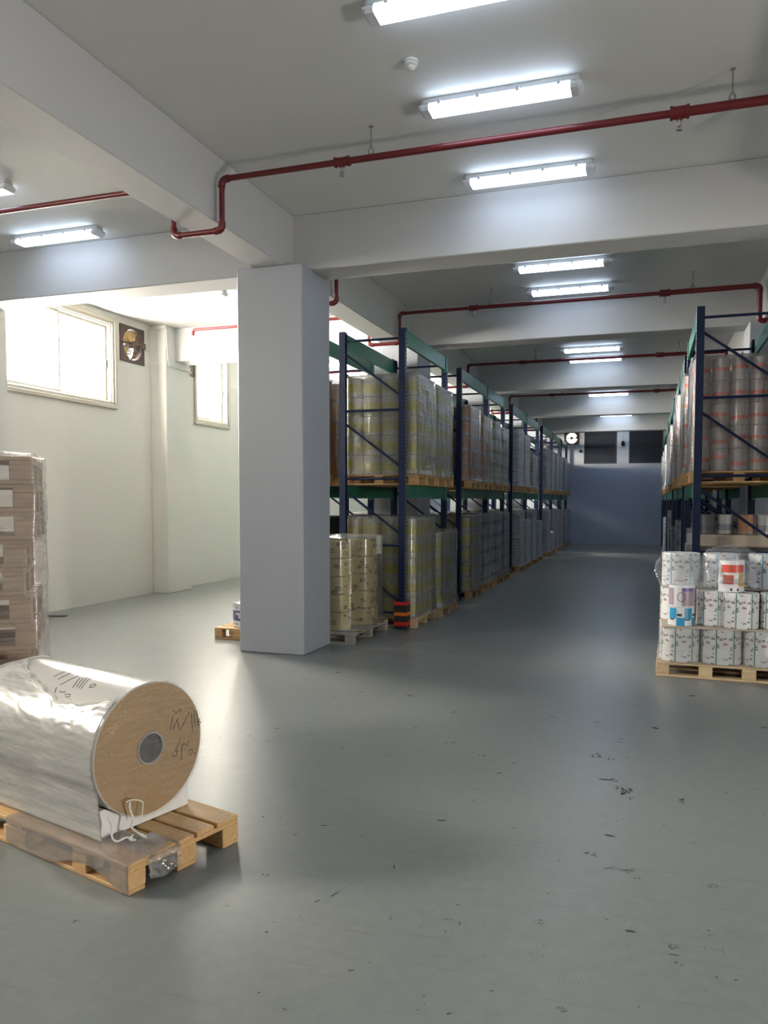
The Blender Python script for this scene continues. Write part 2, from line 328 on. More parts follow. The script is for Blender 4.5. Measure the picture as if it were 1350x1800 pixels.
# ------------------------------------------------------------------ mesh helpers
class MB:
    def __init__(s): s.v, s.f, s.sm = [], [], []
    def add(s, verts, faces, smooth=False, mat=None):
        o = len(s.v)
        s.v += [tuple(mat @ Vector(p)) if mat is not None else tuple(p) for p in verts]
        s.f += [tuple(i+o for i in f) for f in faces]; s.sm += [smooth]*len(faces)
        return s
    def box(s, x0, x1, y0, y1, z0, z1, mat=None, bev=0.0):
        if bev <= 0:
            v = [(x0,y0,z0),(x1,y0,z0),(x1,y1,z0),(x0,y1,z0),(x0,y0,z1),(x1,y0,z1),(x1,y1,z1),(x0,y1,z1)]
            return s.add(v, [(3,2,1,0),(4,5,6,7),(0,1,5,4),(1,2,6,5),(2,3,7,6),(3,0,4,7)], False, mat)
        b = min(bev, (x1-x0)/2.01, (y1-y0)/2.01, (z1-z0)/2.01)
        v = []; idx = {}
        for i, x in enumerate((x0, x1)):
            for j, y in enumerate((y0, y1)):
                for k, z in enumerate((z0, z1)):
                    sx, sy, sz = (1-2*i)*b, (1-2*j)*b, (1-2*k)*b
                    for a, p in enumerate(((x, y+sy, z+sz), (x+sx, y, z+sz), (x+sx, y+sy, z))):
                        idx[(i,j,k,a)] = len(v); v.append(p)
        I = idx; f = []
        for i in (0, 1):
            q = [I[(i,0,0,0)], I[(i,1,0,0)], I[(i,1,1,0)], I[(i,0,1,0)]]; f.append(tuple(q if i else q[::-1]))
            q = [I[(0,i,0,1)], I[(1,i,0,1)], I[(1,i,1,1)], I[(0,i,1,1)]]; f.append(tuple(q[::-1] if i else q))
            q = [I[(0,0,i,2)], I[(1,0,i,2)], I[(1,1,i,2)], I[(0,1,i,2)]]; f.append(tuple(q if i else q[::-1]))
        for j in (0, 1):
            for k in (0, 1):
                f.append((I[(0,j,k,1)], I[(1,j,k,1)], I[(1,j,k,2)], I[(0,j,k,2)]))
                f.append((I[(j,0,k,0)], I[(j,1,k,0)], I[(j,1,k,2)], I[(j,0,k,2)]))
                f.append((I[(j,k,0,0)], I[(j,k,1,0)], I[(j,k,1,1)], I[(j,k,0,1)]))
                for i in (0, 1):
                    pass
        for i in (0, 1):
            for j in (0, 1):
                for k in (0, 1):
                    f.append((I[(i,j,k,0)], I[(i,j,k,1)], I[(i,j,k,2)]))
        return s.add(v, f, False, mat)
    def tube(s, pts, r, n=10, caps=True, smooth=True):
        pts = [Vector(p) for p in pts]; rs = r if isinstance(r, (list, tuple)) else [r]*len(pts)
        vs, fs = [], []; prev = None
        for i, p in enumerate(pts):
            if i == 0: t = pts[1]-p
            elif i == len(pts)-1: t = p-pts[i-1]
            else: t = (pts[i+1]-p).normalized() + (p-pts[i-1]).normalized()
            if t.length < 1e-9: t = Vector((0, 0, 1))
            t.normalize()
            if prev is None:
                a = t.orthogonal().normalized()
            else:
                a = prev - t*prev.dot(t)
                a = a.normalized() if a.length > 1e-6 else t.orthogonal().normalized()
            prev = a; b = t.cross(a)
            for k in range(n):
                q = 2*PI*k/n; vs.append(p + (a*math.cos(q)+b*math.sin(q))*rs[i])
        for i in range(len(pts)-1):
            for k in range(n):
                fs.append((i*n+k, i*n+(k+1) % n, (i+1)*n+(k+1) % n, (i+1)*n+k))
        if caps: fs += [tuple(range(n))[::-1], tuple(range((len(pts)-1)*n, len(pts)*n))]
        return s.add(vs, fs, smooth)
    def lathe(s, prof, n=24, mat=None, smooth=True, close=False):
        vs, fs = [], []
        for (r, z) in prof:
            for k in range(n):
                q = 2*PI*k/n; vs.append((r*math.cos(q), r*math.sin(q), z))
        m = len(prof)
        for i in range(m-1):
            for k in range(n): fs.append((i*n+k, i*n+(k+1) % n, (i+1)*n+(k+1) % n, (i+1)*n+k))
        if close:
            fs += [tuple(range(n))[::-1], tuple(range((m-1)*n, m*n))]
        return s.add(vs, fs, smooth, mat)
    def mesh(s, name, mat):
        me = bpy.data.meshes.new(name); me.from_pydata(s.v, [], s.f)
        me.polygons.foreach_set('use_smooth', s.sm)
        bm = bmesh.new(); bm.from_mesh(me); bmesh.ops.recalc_face_normals(bm, faces=bm.faces); bm.to_mesh(me); bm.free()
        if any(s.sm):
            try: me.set_sharp_from_angle(angle=math.radians(40))
            except Exception: pass
        me.materials.append(mat); me.update(); return me

def link(name, me, parent=None, loc=(0, 0, 0), rotz=0.0):
    o = bpy.data.objects.new(name, me); C.objects.link(o)
    o.location = loc; o.rotation_euler = (0, 0, rotz)
    if parent is not None: o.parent = parent
    return o
def obj(name, mb, mat, parent=None, loc=(0, 0, 0), rotz=0.0): return link(name, mb.mesh(name, mat), parent, loc, rotz)
def tag(o, label, cat, group=None):
    o['label'] = label; o['category'] = cat
    if group: o['group'] = group
    return o
def thing(name, label, cat, loc=(0, 0, 0), rotz=0.0, group=None):
    return tag(link(name, None, None, loc, rotz), label, cat, group)
def struct(name, mb, mat, parent=None):
    o = obj(name, mb, mat, parent); o['kind'] = 'structure'; return o
def stuff(o): o['kind'] = 'stuff'; return o
ORD = ['first', 'second', 'third', 'fourth', 'fifth', 'sixth', 'seventh', 'eighth', 'ninth', 'tenth', 'eleventh', 'twelfth', 'thirteenth']

# ------------------------------------------------------------------ room shell
ZC, ZB = 4.99, 4.365
XR, YB = 6.6, 32.74
struct('floor', MB().box(XL-0.25, XR+0.25, YF-0.25, YB+0.25, -0.2, 0), M['floor'])
struct('ceiling', MB().box(XL-0.25, XR+0.25, YF-0.25, YB+0.25, ZC, ZC+0.25), M['ceiling'])
def wall_cells(mb, axis, a, b, us, zs, holes):
    """solid wall between planes a and b, less rectangular openings (u0,u1,z0,z1)"""
    U = sorted(set([us[0], us[1]]+[h[0] for h in holes]+[h[1] for h in holes]))
    Z = sorted(set([zs[0], zs[1]]+[h[2] for h in holes]+[h[3] for h in holes]))
    for i in range(len(U)-1):
        for k in range(len(Z)-1):
            uc, zc = (U[i]+U[i+1])/2, (Z[k]+Z[k+1])/2
            if any(h[0] < uc < h[1] and h[2] < zc < h[3] for h in holes): continue
            if axis == 'x': mb.box(a, b, U[i], U[i+1], Z[k], Z[k+1])
            else: mb.box(U[i], U[i+1], a, b, Z[k], Z[k+1])
    return mb
wl = wall_cells(MB(), 'x', XL-0.22, XL, (YF, YB), (0, ZC), WIN+FANS)
struct('wall_left', wl, M['wall'])
BFAN = (-3.26, -2.67, 4.02, 4.53)
LOUV = [(-2.475, -1.20, 3.23, 4.56), (-0.748, 0.53, 3.23, 4.56)]
wb = wall_cells(MB(), 'y', YB, YB+0.22, (XL, XR), (0, ZC), [BFAN]+LOUV)
struct('wall_back', wb, M['back_wall'])
struct('wall_right', wall_cells(MB(), 'x', XR, XR+0.22, (YF, YB), (0, ZC), [FILL_OPENING]), M['wall'])
struct('wall_front', MB().box(XL, XR, YF-0.22, YF, 0, ZC), M['wall'])
# pilasters on the window wall under the cross beams
BEAMS = [(-0.9, -0.45), (8.34, 8.80), (12.97, 13.42), (18.92, 19.37), (24.93, 25.38), (30.83, 31.28)]
for (y0, y1) in BEAMS[1:4]:
    struct('pilaster', MB().box(XL, XL+0.34, y0-0.3, y1+0.05, 0, ZC, bev=0.012), M['wall'])
# ceiling beams: along the rows of columns, and across
LBX = (-4.27, -3.89); RBX = (1.52, 1.90)
struct('ceiling_beam', MB().box(LBX[0], LBX[1], YF, YB, ZB, ZC, bev=0.012), M['beam'])
struct('ceiling_beam', MB().box(RBX[0], RBX[1], YF, YB, ZB, ZC, bev=0.012), M['beam'])
for (y0, y1) in BEAMS:
    struct('cross_beam', MB().box(XL, LBX[0]+0.01, y0, y1, ZB, ZC, bev=0.01), M['beam'])
    struct('cross_beam', MB().box(LBX[1]-0.01, RBX[0]+0.01, y0, y1, ZB, ZC, bev=0.01), M['beam'])
    struct('cross_beam', MB().box(RBX[1]-0.01, XR, y0, y1, ZB, ZC, bev=0.01), M['beam'])
for (y0, y1) in ((8.05, 8.84), (12.68, 13.46), (18.08, 18.92), (24.02, 24.6), (30.02, 30.25)):
    cm = MB().box(-4.46, -3.65, y0, y1, 0, ZB, bev=0.012)
    struct('column', cm, M['column'])
    xo = 0.10 if y0 == 8.05 else 0.0
    struct('column', MB().box(1.36+xo, 2.17, y0, y1, 0, ZB, bev=0.012), M['column'])

# ------------------------------------------------------------------ windows of the left wall
def window(i, y0, y1, z0, z1):
    r = link('window_%d' % i, None, None, (XL, (y0+y1)/2, z0)); r['kind'] = 'structure'
    hw, h = (y1-y0)/2, z1-z0
    fr = MB()
    def ring(mb, a, b, x0, x1, w):      # rectangular ring: half width a, heights 0+..b
        mb.box(x0, x1, -a, a, b[0], b[0]+w, bev=0.004); mb.box(x0, x1, -a, a, b[1]-w, b[1], bev=0.004)
        mb.box(x0, x1, -a, -a+w, b[0]+w, b[1]-w, bev=0.004); mb.box(x0, x1, a-w, a, b[0]+w, b[1]-w, bev=0.004)
    ring(fr, hw+0.03, (-0.03, h+0.03), -0.02, 0.045, 0.06)
    ring(fr, hw-0.005, (0.005, h-0.005), -0.10, 0.025, 0.075)
    ring(fr, hw-0.07, (0.07, h-0.07), -0.15, 0.0, 0.03)
    a = obj('frame', fr, M['alu'], r)
    for s in (-1, 1):
        y_a, y_b = (-hw+0.10, 0.02) if s < 0 else (-0.02, hw-0.10)
        xo = -0.075 if s < 0 else -0.115
        sm = MB(); wd = 0.04
        sm.box(xo, xo+0.03, y_a, y_b, 0.10, 0.10+wd, bev=0.004); sm.box(xo, xo+0.03, y_a, y_b, h-0.10-wd, h-0.10, bev=0.004)
        sm.box(xo, xo+0.03, y_a, y_a+wd, 0.10+wd, h-0.10-wd, bev=0.004); sm.box(xo, xo+0.03, y_b-wd, y_b, 0.10+wd, h-0.10-wd, bev=0.004)
        sash = obj('sash', sm, M['alu'], r)
        obj('pane', MB().box(xo+0.012, xo+0.018, y_a+wd, y_b-wd, 0.10+wd, h-0.10-wd), M['glass'], sash)
        obj('latch', MB().box(xo+0.03, xo+0.05, (y_b-0.035) if s > 0 else y_a+0.01, (y_b-0.01) if s > 0 else y_a+0.035, h*0.45, h*0.45+0.14, bev=0.004), M['brown'], sash)
for i, wn in enumerate(WIN): window(i+1, *wn)

# ------------------------------------------------------------------ extractor fans
def fan(name, label, loc, rotz, w, h, blade_mat, flap=0.013, wide=1.0):
    """square plate fan, facing local -Y into the room, origin at the bottom middle of the plate"""
    t = thing(name, label, 'fan', loc, rotz)
    n = 32; R = min(w, h)*0.43; cx, cz = 0, h/2
    v, f = [], []
    for y in (-0.02, 0.02):
        for k in range(n):
            q = 2*PI*k/n; v.append((cx+R*math.cos(q), y, cz+R*math.sin(q)))
        for k in range(n):
            q = 2*PI*k/n; c, s = math.cos(q), math.sin(q); mx = max(abs(c), abs(s)); v.append((cx+c/mx*w/2, y, cz+s/mx*h/2))
    for k in range(n):
        k2 = (k+1) % n
        f += [(k, k2, n+k2, n+k), (2*n+k2, 2*n+k, 3*n+k, 3*n+k2), (k2, k, 2*n+k, 2*n+k2), (n+k, n+k2, 3*n+k2, 3*n+k)]
    obj('plate', MB().add(v, f), M['brown'], t)
    g = MB()
    for k in range(7): g.tube([(R*(k+1)/7.2*math.cos(2*PI*j/28), 0.10, cz+R*(k+1)/7.2*math.sin(2*PI*j/28)) for j in range(29)], 0.004, 5, False)
    for k in range(8): g.tube([(0, 0.10, cz), (R*math.cos(PI*k/4), 0.10, cz+R*math.sin(PI*k/4))], 0.004, 5)
    obj('guard', g, M['brown'], t)
    for k in range(5):
        q0 = 2*PI*k/5+0.2; vv, ff = [], []
        for i in range(6):
            rr = R*(0.22+0.72*i/5); half = (0.16+0.22*i/5)*wide
            for j, sg in enumerate((-1, 0, 1)):
                q = q0+sg*half; yy = 0.025+sg*0.03
                vv.append((rr*math.cos(q), yy, cz+rr*math.sin(q))); vv.append((rr*math.cos(q), yy+0.006, cz+rr*math.sin(q)))
        for i in range(5):
            for j in range(2):
                a, b = i*6+j*2, (i+1)*6+j*2
                ff += [(a, a+2, b+2, b), (a+1, b+1, b+3, a+3)]
            a, b = i*6, (i+1)*6; ff += [(a, b, b+1, a+1), (a+4, a+5, b+5, b+4)]
        ff += [(0, 1, 3, 2), (2, 3, 5, 4), (30, 32, 33, 31), (32, 34, 35, 33)]
        obj('blade', MB().add(vv, ff, True), blade_mat, t)
    dm = MB().lathe([(R, 0.02), (R+0.004, 0.02), (R+0.004, 0.17), (R, 0.17), (R, 0.02)], 32, Matrix.Translation((0, 0, cz)) @ Matrix.Rotation(-PI/2, 4, 'X'))
    obj('duct', dm, M['brown'], t)
    obj('daylight_dimmer', MB().lathe([(0.0, 0.2), (R+0.004, 0.2), (R+0.004, 0.203), (0.0, 0.203)], 32, Matrix.Translation((0, 0, cz)) @ Matrix.Rotation(-PI/2, 4, 'X')), M['dimmer'], t)  # tinted disc added behind the fan to dim the daylight through it
    for k in range(9):
        zf = cz-R+(2*R)*(k+0.5)/9; hf = math.sqrt(max(R*R-(zf-cz)**2, 0.0004))
        obj('flap', MB().add([(-hf, 0.172, zf-flap), (hf, 0.172, zf-flap), (hf, 0.19, zf+flap), (-hf, 0.19, zf+flap), (-hf, 0.176, zf-flap), (hf, 0.176, zf-flap), (hf, 0.194, zf+flap), (-hf, 0.194, zf+flap)],
            [(0, 1, 2, 3), (7, 6, 5, 4), (0, 4, 5, 1), (2, 6, 7, 3), (1, 5, 6, 2), (3, 7, 4, 0)]), M['brown'], t)
    hub = MB().lathe([(0.0, 0.05), (R*0.24, 0.05), (R*0.25, 0.0), (R*0.22, -0.10), (0.0, -0.11)], 20, Matrix.Translation((0, 0, cz)) @ Matrix.Rotation(PI/2, 4, 'X'))
    obj('motor', hub, M['brown'], t)
    br = MB(); br.box(-w*0.46, w*0.46, -0.035, -0.022, cz-0.012, cz+0.012); br.box(w*0.30, w*0.42, -0.10, -0.02, cz-0.04, cz+0.06, bev=0.01)
    obj('bracket', br, M['brown'], t)
    return t
y0, y1, z0, z1 = FANS[0]
fan('extractor_fan', 'brown square extractor fan high on the wall beside the large window', (XL+0.005, (y0+y1)/2, z0), PI/2, y1-y0+0.03, z1-z0, M['brass'], 0.013, 1.5)
y0, y1, z0, z1 = FANS[1]
fan('extractor_fan', 'extractor fan half hidden by the beam, by the narrow window', (XL+0.005, (y0+y1)/2, z0), PI/2, y1-y0+0.03, z1-z0, M['brass'], 0.013, 1.5)
fan('extractor_fan', 'round backlit extractor fan beside the dark shutters of the end wall', ((BFAN[0]+BFAN[1])/2, YB-0.005, BFAN[2]), 0, 0.60, 0.52, M['black'], 0.003, 0.12)

# ------------------------------------------------------------------ shutters on the end wall
for i, (x0, x1, z0, z1) in enumerate(LOUV):
    t = thing('louvred_shutter', ['dark louvred shutter on end wall beside the round fan', 'dark louvred shutter on end wall over the rack row of orange rolls'][i], 'shutter', ((x0+x1)/2, YB, z0), 0, 'dark shutters in the end wall')
    hw, h = (x1-x0)/2, z1-z0
    fm = MB(); w_ = 0.05
    fm.box(-hw, hw, 0.0, 0.08, 0, w_); fm.box(-hw, hw, 0.0, 0.08, h-w_, h); fm.box(-hw, -hw+w_, 0, 0.08, w_, h-w_); fm.box(hw-w_, hw, 0, 0.08, w_, h-w_)
    obj('frame', fm, M['shutter'], t)
    obj('backing', MB().box(-hw, hw, 0.10, 0.14, 0, h), M['black'], t)
    sl = MB().add([(-hw+w_, 0.01, 0), (hw-w_, 0.01, 0), (hw-w_, 0.075, 0.05), (-hw+w_, 0.075, 0.05), (-hw+w_, 0.01, 0.006), (hw-w_, 0.01, 0.006), (hw-w_, 0.075, 0.056), (-hw+w_, 0.075, 0.056)],
                  [(0, 1, 2, 3), (7, 6, 5, 4), (0, 4, 5, 1), (2, 6, 7, 3), (1, 5, 6, 2), (3, 7, 4, 0)]).mesh('slat', M['shutter'])
    nsl = 21
    for k in range(nsl): link('slat', sl, t, (0, 0, w_+0.002+k*(h-2*w_-0.05)/(nsl-1)))
def conduit(name, label, pts, cat='conduit', r=0.012, m='white_plastic'):
    return tag(obj(name, MB().tube(pts, r, 8), M[m]), label, cat)
sw = thing('wall_switch', 'small black switch box on end wall below the round fan', 'switch', (-2.60, YB, 3.74))
obj('box', MB().box(-0.06, 0.06, -0.07, 0, -0.05, 0.06, bev=0.01), M['black'], sw)
obj('cable', MB().tube([(0.03, -0.012, 0.05), (0.05, -0.012, 0.62)], 0.010, 6), M['steel'], sw)
sp = thing('siren', 'small black siren hanging between the two dark shutters', 'siren', (-0.975, YB, 4.0))
obj('horn', MB().lathe([(0.03, 0.0), (0.06, 0.03), (0.075, 0.13), (0.03, 0.2)], 14, close=True, mat=Matrix.Translation((0, -0.09, -0.08))), M['black'], sp)
obj('bracket', MB().box(-0.03, 0.03, -0.07, 0, -0.02, 0.06), M['black'], sp)
obj('cable', MB().tube([(0, -0.012, 0.08), (0, -0.012, 0.36)], 0.010, 6), M['steel'], sp)
# white cable duct from the fans round the pilaster
xw = XL+0.022
conduit('cable_conduit', 'white cable conduit running between the two wall fans around the pilaster',
        [(xw, 12.46, 4.52), (xw, 12.58, 4.50), (xw, 12.6, 4.9), (XL+0.362, 12.62, 4.93), (XL+0.362, 12.66, 4.92), (XL+0.362, 12.70, 4.35), (XL+0.362, 12.76, 4.26), (XL+0.37, 13.3, 4.245), (XL+0.36, 13.49, 4.24), (xw, 13.50, 4.30), (xw, 13.6, 4.30)])
# ------------------------------------------------------------------ ceiling lamps
LH = {}
def lamp_meshes():
    # 1.28 m long weatherproof twin fitting; origin at ceiling, hanging down
    pr = [(-0.070, -0.050), (-0.062, -0.02), (-0.05, 0.0), (0.05, 0.0), (0.062, -0.02), (0.070, -0.050)]
    hm = MB(); n = len(pr); xs = [-0.62, -0.60, 0.60, 0.62]; sc = [0.86, 1, 1, 0.86]
    v = [(x, p[0]*s, p[1]) for x, s in zip(xs, sc) for p in pr]
    f = [(i*n+k, i*n+k+1, (i+1)*n+k+1, (i+1)*n+k) for i in range(3) for k in range(n-1)]
    f += [tuple(range(n)), tuple(range(3*n, 4*n))[::-1]] + [(i*n, (i+1)*n, (i+1)*n+n-1, i*n+n-1) for i in range(3)]
    LH['housing'] = hm.add(v, f).mesh('housing', M['housing'])
    dp = [(-0.066, -0.051), (-0.090, -0.090), (-0.074, -0.108), (0.074, -0.108), (0.090, -0.090), (0.066, -0.051)]
    n = len(dp)
    v = [(x, p[0], p[1]) for x in (-0.555, 0.555) for p in dp]
    f = [(k, k+1, n+k+1, n+k) for k in range(n-1)] + [tuple(range(n)), tuple(range(n, 2*n))[::-1], (0, n, 2*n-1, n-1)]
    LH['diffuser'] = MB().add(v, f).mesh('diffuser', M['lit'])
    for sg in (-1, 1):
        xs = [0.556*sg, 0.612*sg, 0.638*sg]; sc = [1.0, 0.99, 0.85]; zz = [0, 0, 0.02]
        v = [(x, p[0]*s, p[1]+(z if p[1] < -0.06 else 0)) for x, s, z in zip(xs, sc, zz) for p in dp]
        f = [(i*n+k, i*n+k+1, (i+1)*n+k+1, (i+1)*n+k) for i in range(2) for k in range(n-1)]
        f += [tuple(range(n)), tuple(range(2*n, 3*n))[::-1]] + [(i*n, (i+1)*n, (i+1)*n+n-1, i*n+n-1) for i in range(2)]
        LH['cap%d' % sg] = MB().add(v, f).mesh('end_cap', M['cap'])
    LH['clip'] = MB().box(-0.014, 0.014, -0.007, 0.007, -0.075, -0.035, bev=0.003).mesh('clip', M['housing'])
lamp_meshes()
def lamp(x, y, label, group):
    t = thing('ceiling_lamp', label, 'lamp', (x, y, ZC), 0, group)
    link('housing', LH['housing'], t); link('diffuser', LH['diffuser'], t)
    link('end_cap', LH['cap-1'], t); link('end_cap', LH['cap1'], t)
    for k in range(4):
        for sg in (-1, 1): link('clip', LH['clip'], t, (-0.47+0.313*k, sg*0.080, 0))
    return t
AY = [5.0, 6.34, 7.90, 11.0, 12.3, 17.2, 18.45, 24.55, 30.5]
AL = ['above the smoke detector, cut by the photo edge', 'between the smoke detector and first red pipe', 'between first red pipe and first cross beam', 'just behind the first cross beam', 'just in front of the third red pipe',
      'first of two behind second cross beam', 'second of two behind second cross beam', 'behind third cross beam, alone', 'last before the end wall, thin sliver']
for y, s in zip(AY, AL): lamp(-1.17, y, 'lit tube lamp over the aisle, ' + s, 'ceiling lamps over the aisle')
for y in (9.6, 15.9, 20.6, 23.1, 27.6, 29.0, 31.55): lamp(-1.17, y, 'lit tube lamp over the aisle, hidden from the photo by a cross beam', 'ceiling lamps over the aisle')
for y in (0.9, 2.2, 3.6): lamp(-1.17, y, 'lit tube lamp over the aisle, out of the photo behind the camera', 'ceiling lamps over the aisle')
for y in (0.9, 2.2, 3.6, 5.0, 6.34, 7.9, 11.0, 12.3): lamp(4.2, y, 'lit tube lamp in the far bay, unseen, added for fill light', 'added fill lamps in the far bay')  # lamps added over the unseen bay as fill from the right
BY = [(6.52, 'its end only, cut by photo edge beside pipe'), (7.92, 'in front of the beam before the large window'), (10.82, 'on ceiling before narrow window, first behind beam'), (12.28, 'on ceiling before narrow window, second behind beam'),
      (17.2, 'seen through the first rack top'), (18.4, 'second one seen through the first rack top')]
for y, s in BY: lamp(-6.82, y, 'lit tube lamp in the window bay, ' + s, 'ceiling lamps in the window bay')
# smoke detector
sd = thing('smoke_detector', 'round white smoke detector on the ceiling near the lamps', 'smoke detector', (-1.715, 5.73, ZC))
obj('base', MB().lathe([(0.0, 0), (0.055, 0), (0.055, -0.018), (0.0, -0.018)], 24), M['white_plastic'], sd)
obj('head', MB().lathe([(0.048, -0.019), (0.05, -0.035), (0.032, -0.042), (0.030, -0.058), (0.018, -0.066), (0.0, -0.066)], 24), M['white_plastic'], sd)

# ------------------------------------------------------------------ sprinkler pipes
PY = [(6.594, 'first pipe line, nearest the smoke detector'), (9.43, 'second pipe line, mostly hidden behind first cross beam'), (12.12, 'third pipe line, dropping beside the column'), (17.15, 'fourth pipe line'), (22.65, 'fifth pipe line'), (28.35, 'sixth pipe line, before the end wall')]
ZP, XP, XP2 = 4.725, -3.80, -4.32
def elbow_path(pts, r=0.06, n=4):
    out = [Vector(pts[0])]
    for i in range(1, len(pts)-1):
        p = Vector(pts[i]); a = (Vector(pts[i-1])-p).normalized(); b = (Vector(pts[i+1])-p).normalized()
        for k in range(n+1):
            t = k/n; out.append((p+a*r)*(1-t)**2 + p*2*t*(1-t) + (p+b*r)*t*t)
    out.append(Vector(pts[-1])); return out
sprk = MB(); sprk.tube([(0, 0, 0), (0, 0, -0.045)], 0.012, 8); sprk.lathe([(0.0, -0.045), (0.018, -0.05), (0.006, -0.06), (0.006, -0.075), (0.024, -0.078), (0.0, -0.08)], 12)
sprk.tube([(0.014, 0, -0.048), (0.02, 0, -0.062), (0.006, 0, -0.076)], 0.003, 5); sprk.tube([(-0.014, 0, -0.048), (-0.02, 0, -0.062), (-0.006, 0, -0.076)], 0.003, 5)
SPR = sprk.mesh('sprinkler_head', M['steel'])
for i, (y, s) in enumerate(PY):
    t = thing('sprinkler_pipe', 'red sprinkler pipe under the ceiling, ' + s, 'pipe', (0, y, 0), 0, 'red sprinkler pipe lines')
    z2 = 4.26
    xr = 1.42
    mid = 0.18
    def seg(nm, pts, r): return obj(nm, MB().tube(pts, r, 14), M['pipe'], t)
    seg('thin_pipe', elbow_path([(-7.58, 0, ZP-0.10), (-7.58, 0, ZP), (XP2, 0, ZP), (XP2, 0, z2), (XP, 0, z2), (XP, 0, ZP), (-2.6, 0, ZP)]), 0.026)
    link('sprinkler_head', SPR, t, (-7.58, 0, ZP-0.09))
    seg('middle_pipe', [(-2.6, 0, ZP), (mid, 0, ZP)], 0.029)
    seg('thick_pipe', elbow_path([(mid, 0, ZP), (xr, 0, ZP), (xr, 0, z2-0.02), (2.0, 0, z2-0.02), (2.0, 0, ZP), (5.5, 0, ZP)]), 0.036)
    for x in (XP2, XP):
        for z in (z2, ZP):
            if x == XP2 and z == ZP: continue
            e = MB(); sg = 1 if x == XP2 else -1
            dz = 0.075 if z == z2 else -0.075
            dx = (0.075*sg) if z == z2 else 0.075
            e.tube(elbow_path([(x+dx, 0, z), (x, 0, z), (x, 0, z+dz)]), 0.034, 14)
            obj('elbow', e, M['pipe'], t)
    e = MB().tube(elbow_path([(xr-0.08, 0, ZP), (xr, 0, ZP), (xr, 0, ZP-0.08)]), 0.044, 14); obj('elbow', e, M['pipe'], t)
    for x, r in ((-2.6, 0.038), (mid, 0.047)):
        te = MB().tube([(x-0.07, 0, ZP), (x-0.05, 0, ZP), (x-0.05, 0, ZP), (x+0.05, 0, ZP), (x+0.05, 0, ZP), (x+0.07, 0, ZP)], [r+0.006, r+0.006, r, r, r+0.006, r+0.006], 14)
        te.tube([(x, 0, ZP), (x, 0, ZP-r-0.012)], 0.022, 10)
        tee = obj('tee', te, M['pipe'], t)
        link('sprinkler_head', SPR, tee, (x, 0, ZP-r-0.008))
    for x, r in ((-2.33, 0.031), (0.55, 0.038)):
        h = MB(); h.tube([(x, 0, ZC), (x, 0, ZP+0.08)], 0.006, 6)
        h.tube([(x, 0, ZP+0.10), (x+0.02, 0, ZP+0.06), (x+0.018, 0, ZP+r)], 0.009, 6); h.tube([(x, 0, ZP+0.10), (x-0.02, 0, ZP+0.06), (x-0.018, 0, ZP+r)], 0.009, 6)
        h.tube([(x+r*math.cos(q*PI/8), 0, ZP+r*math.sin(q*PI/8)) for q in range(17)], 0.005, 6)
        h.lathe([(0, ZC), (0.02, ZC), (0.02, ZC-0.006), (0, ZC-0.006)], 10, Matrix.Translation((x, 0, 0)))
        obj('hanger', h, M['rod'], t)

# ------------------------------------------------------------------ pallets
PM = {}
def pal_piece(key, sx, sy, sz, m):
    k = (key, round(sx, 3), round(sy, 3), round(sz, 3), m)
    if k not in PM: PM[k] = MB().box(-sx/2, sx/2, -sy/2, sy/2, 0, sz, bev=0.004).mesh(key, M[m])
    return PM[k]
def pallet(label, loc, rotz, lx, ly, m='wood', bx=None, h=0.144, group=None, lip=0):
    """boards along local X; origin at the middle of the underside"""
    t = thing('wooden_pallet', label, 'pallet', loc, rotz, group)
    s = h/0.144; tb, ts, tbk, tl = 0.022*s, 0.022*s, 0.078*s, 0.022*s
    bl = 0.125 if lx > 1.0 else 0.11; bw = 0.105
    bx = bx or [-(lx-bl)/2, 0, (lx-bl)/2]; by = [-(ly-bw)/2, 0, (ly-bw)/2]
    for y in by: link('bottom_board', pal_piece('bottom_board', lx, bw, tl, m), t, (0, y, 0))
    for x in bx:
        for y in by: link('block', pal_piece('block', bl, bw-0.004, tbk, m), t, (x, y, tl))
    for x in bx: link('stringer_board', pal_piece('stringer_board', bl, ly, ts, m), t, (x, 0, tl+tbk))
    ws = [0.125, 0.10, 0.125, 0.10, 0.125] if ly < 0.75 else [0.145, 0.10, 0.145, 0.10, 0.145]
    tot = sum(ws); gap = (ly-tot)/4; y = -ly/2
    for k, wd in enumerate(ws):
        link('deck_board', pal_piece('deck_board', lx, wd, tb, m), t, (0, y+wd/2, tl+tbk+ts)); y += wd+gap
    return t
def pallet_simple_mesh(lx, ly, m):
    mb = MB()
    for y in (-(ly-0.1)/2, 0, (ly-0.1)/2):
        mb.box(-lx/2, lx/2, y-0.05, y+0.05, 0, 0.022)
        for x in (-(lx-0.12)/2, 0, (lx-0.12)/2): mb.box(x-0.06, x+0.06, y-0.05, y+0.05, 0.022, 0.1)
    for x in (-(lx-0.12)/2, 0, (lx-0.12)/2): mb.box(x-0.06, x+0.06, -ly/2, ly/2, 0.1, 0.122)
    for k in range(6): mb.box(-lx/2, lx/2, -ly/2+k*(ly-0.12)/5, -ly/2+k*(ly-0.12)/5+0.12, 0.122, 0.144)
    return mb.mesh('wooden_pallet', M[m])
PAL_FAR = {m: pallet_simple_mesh(1.12, 1.0, m) for m in ('wood', 'wood_dull', 'wood_pale')}
PAL_SHORT = pallet_simple_mesh(1.12, 0.86, 'wood')

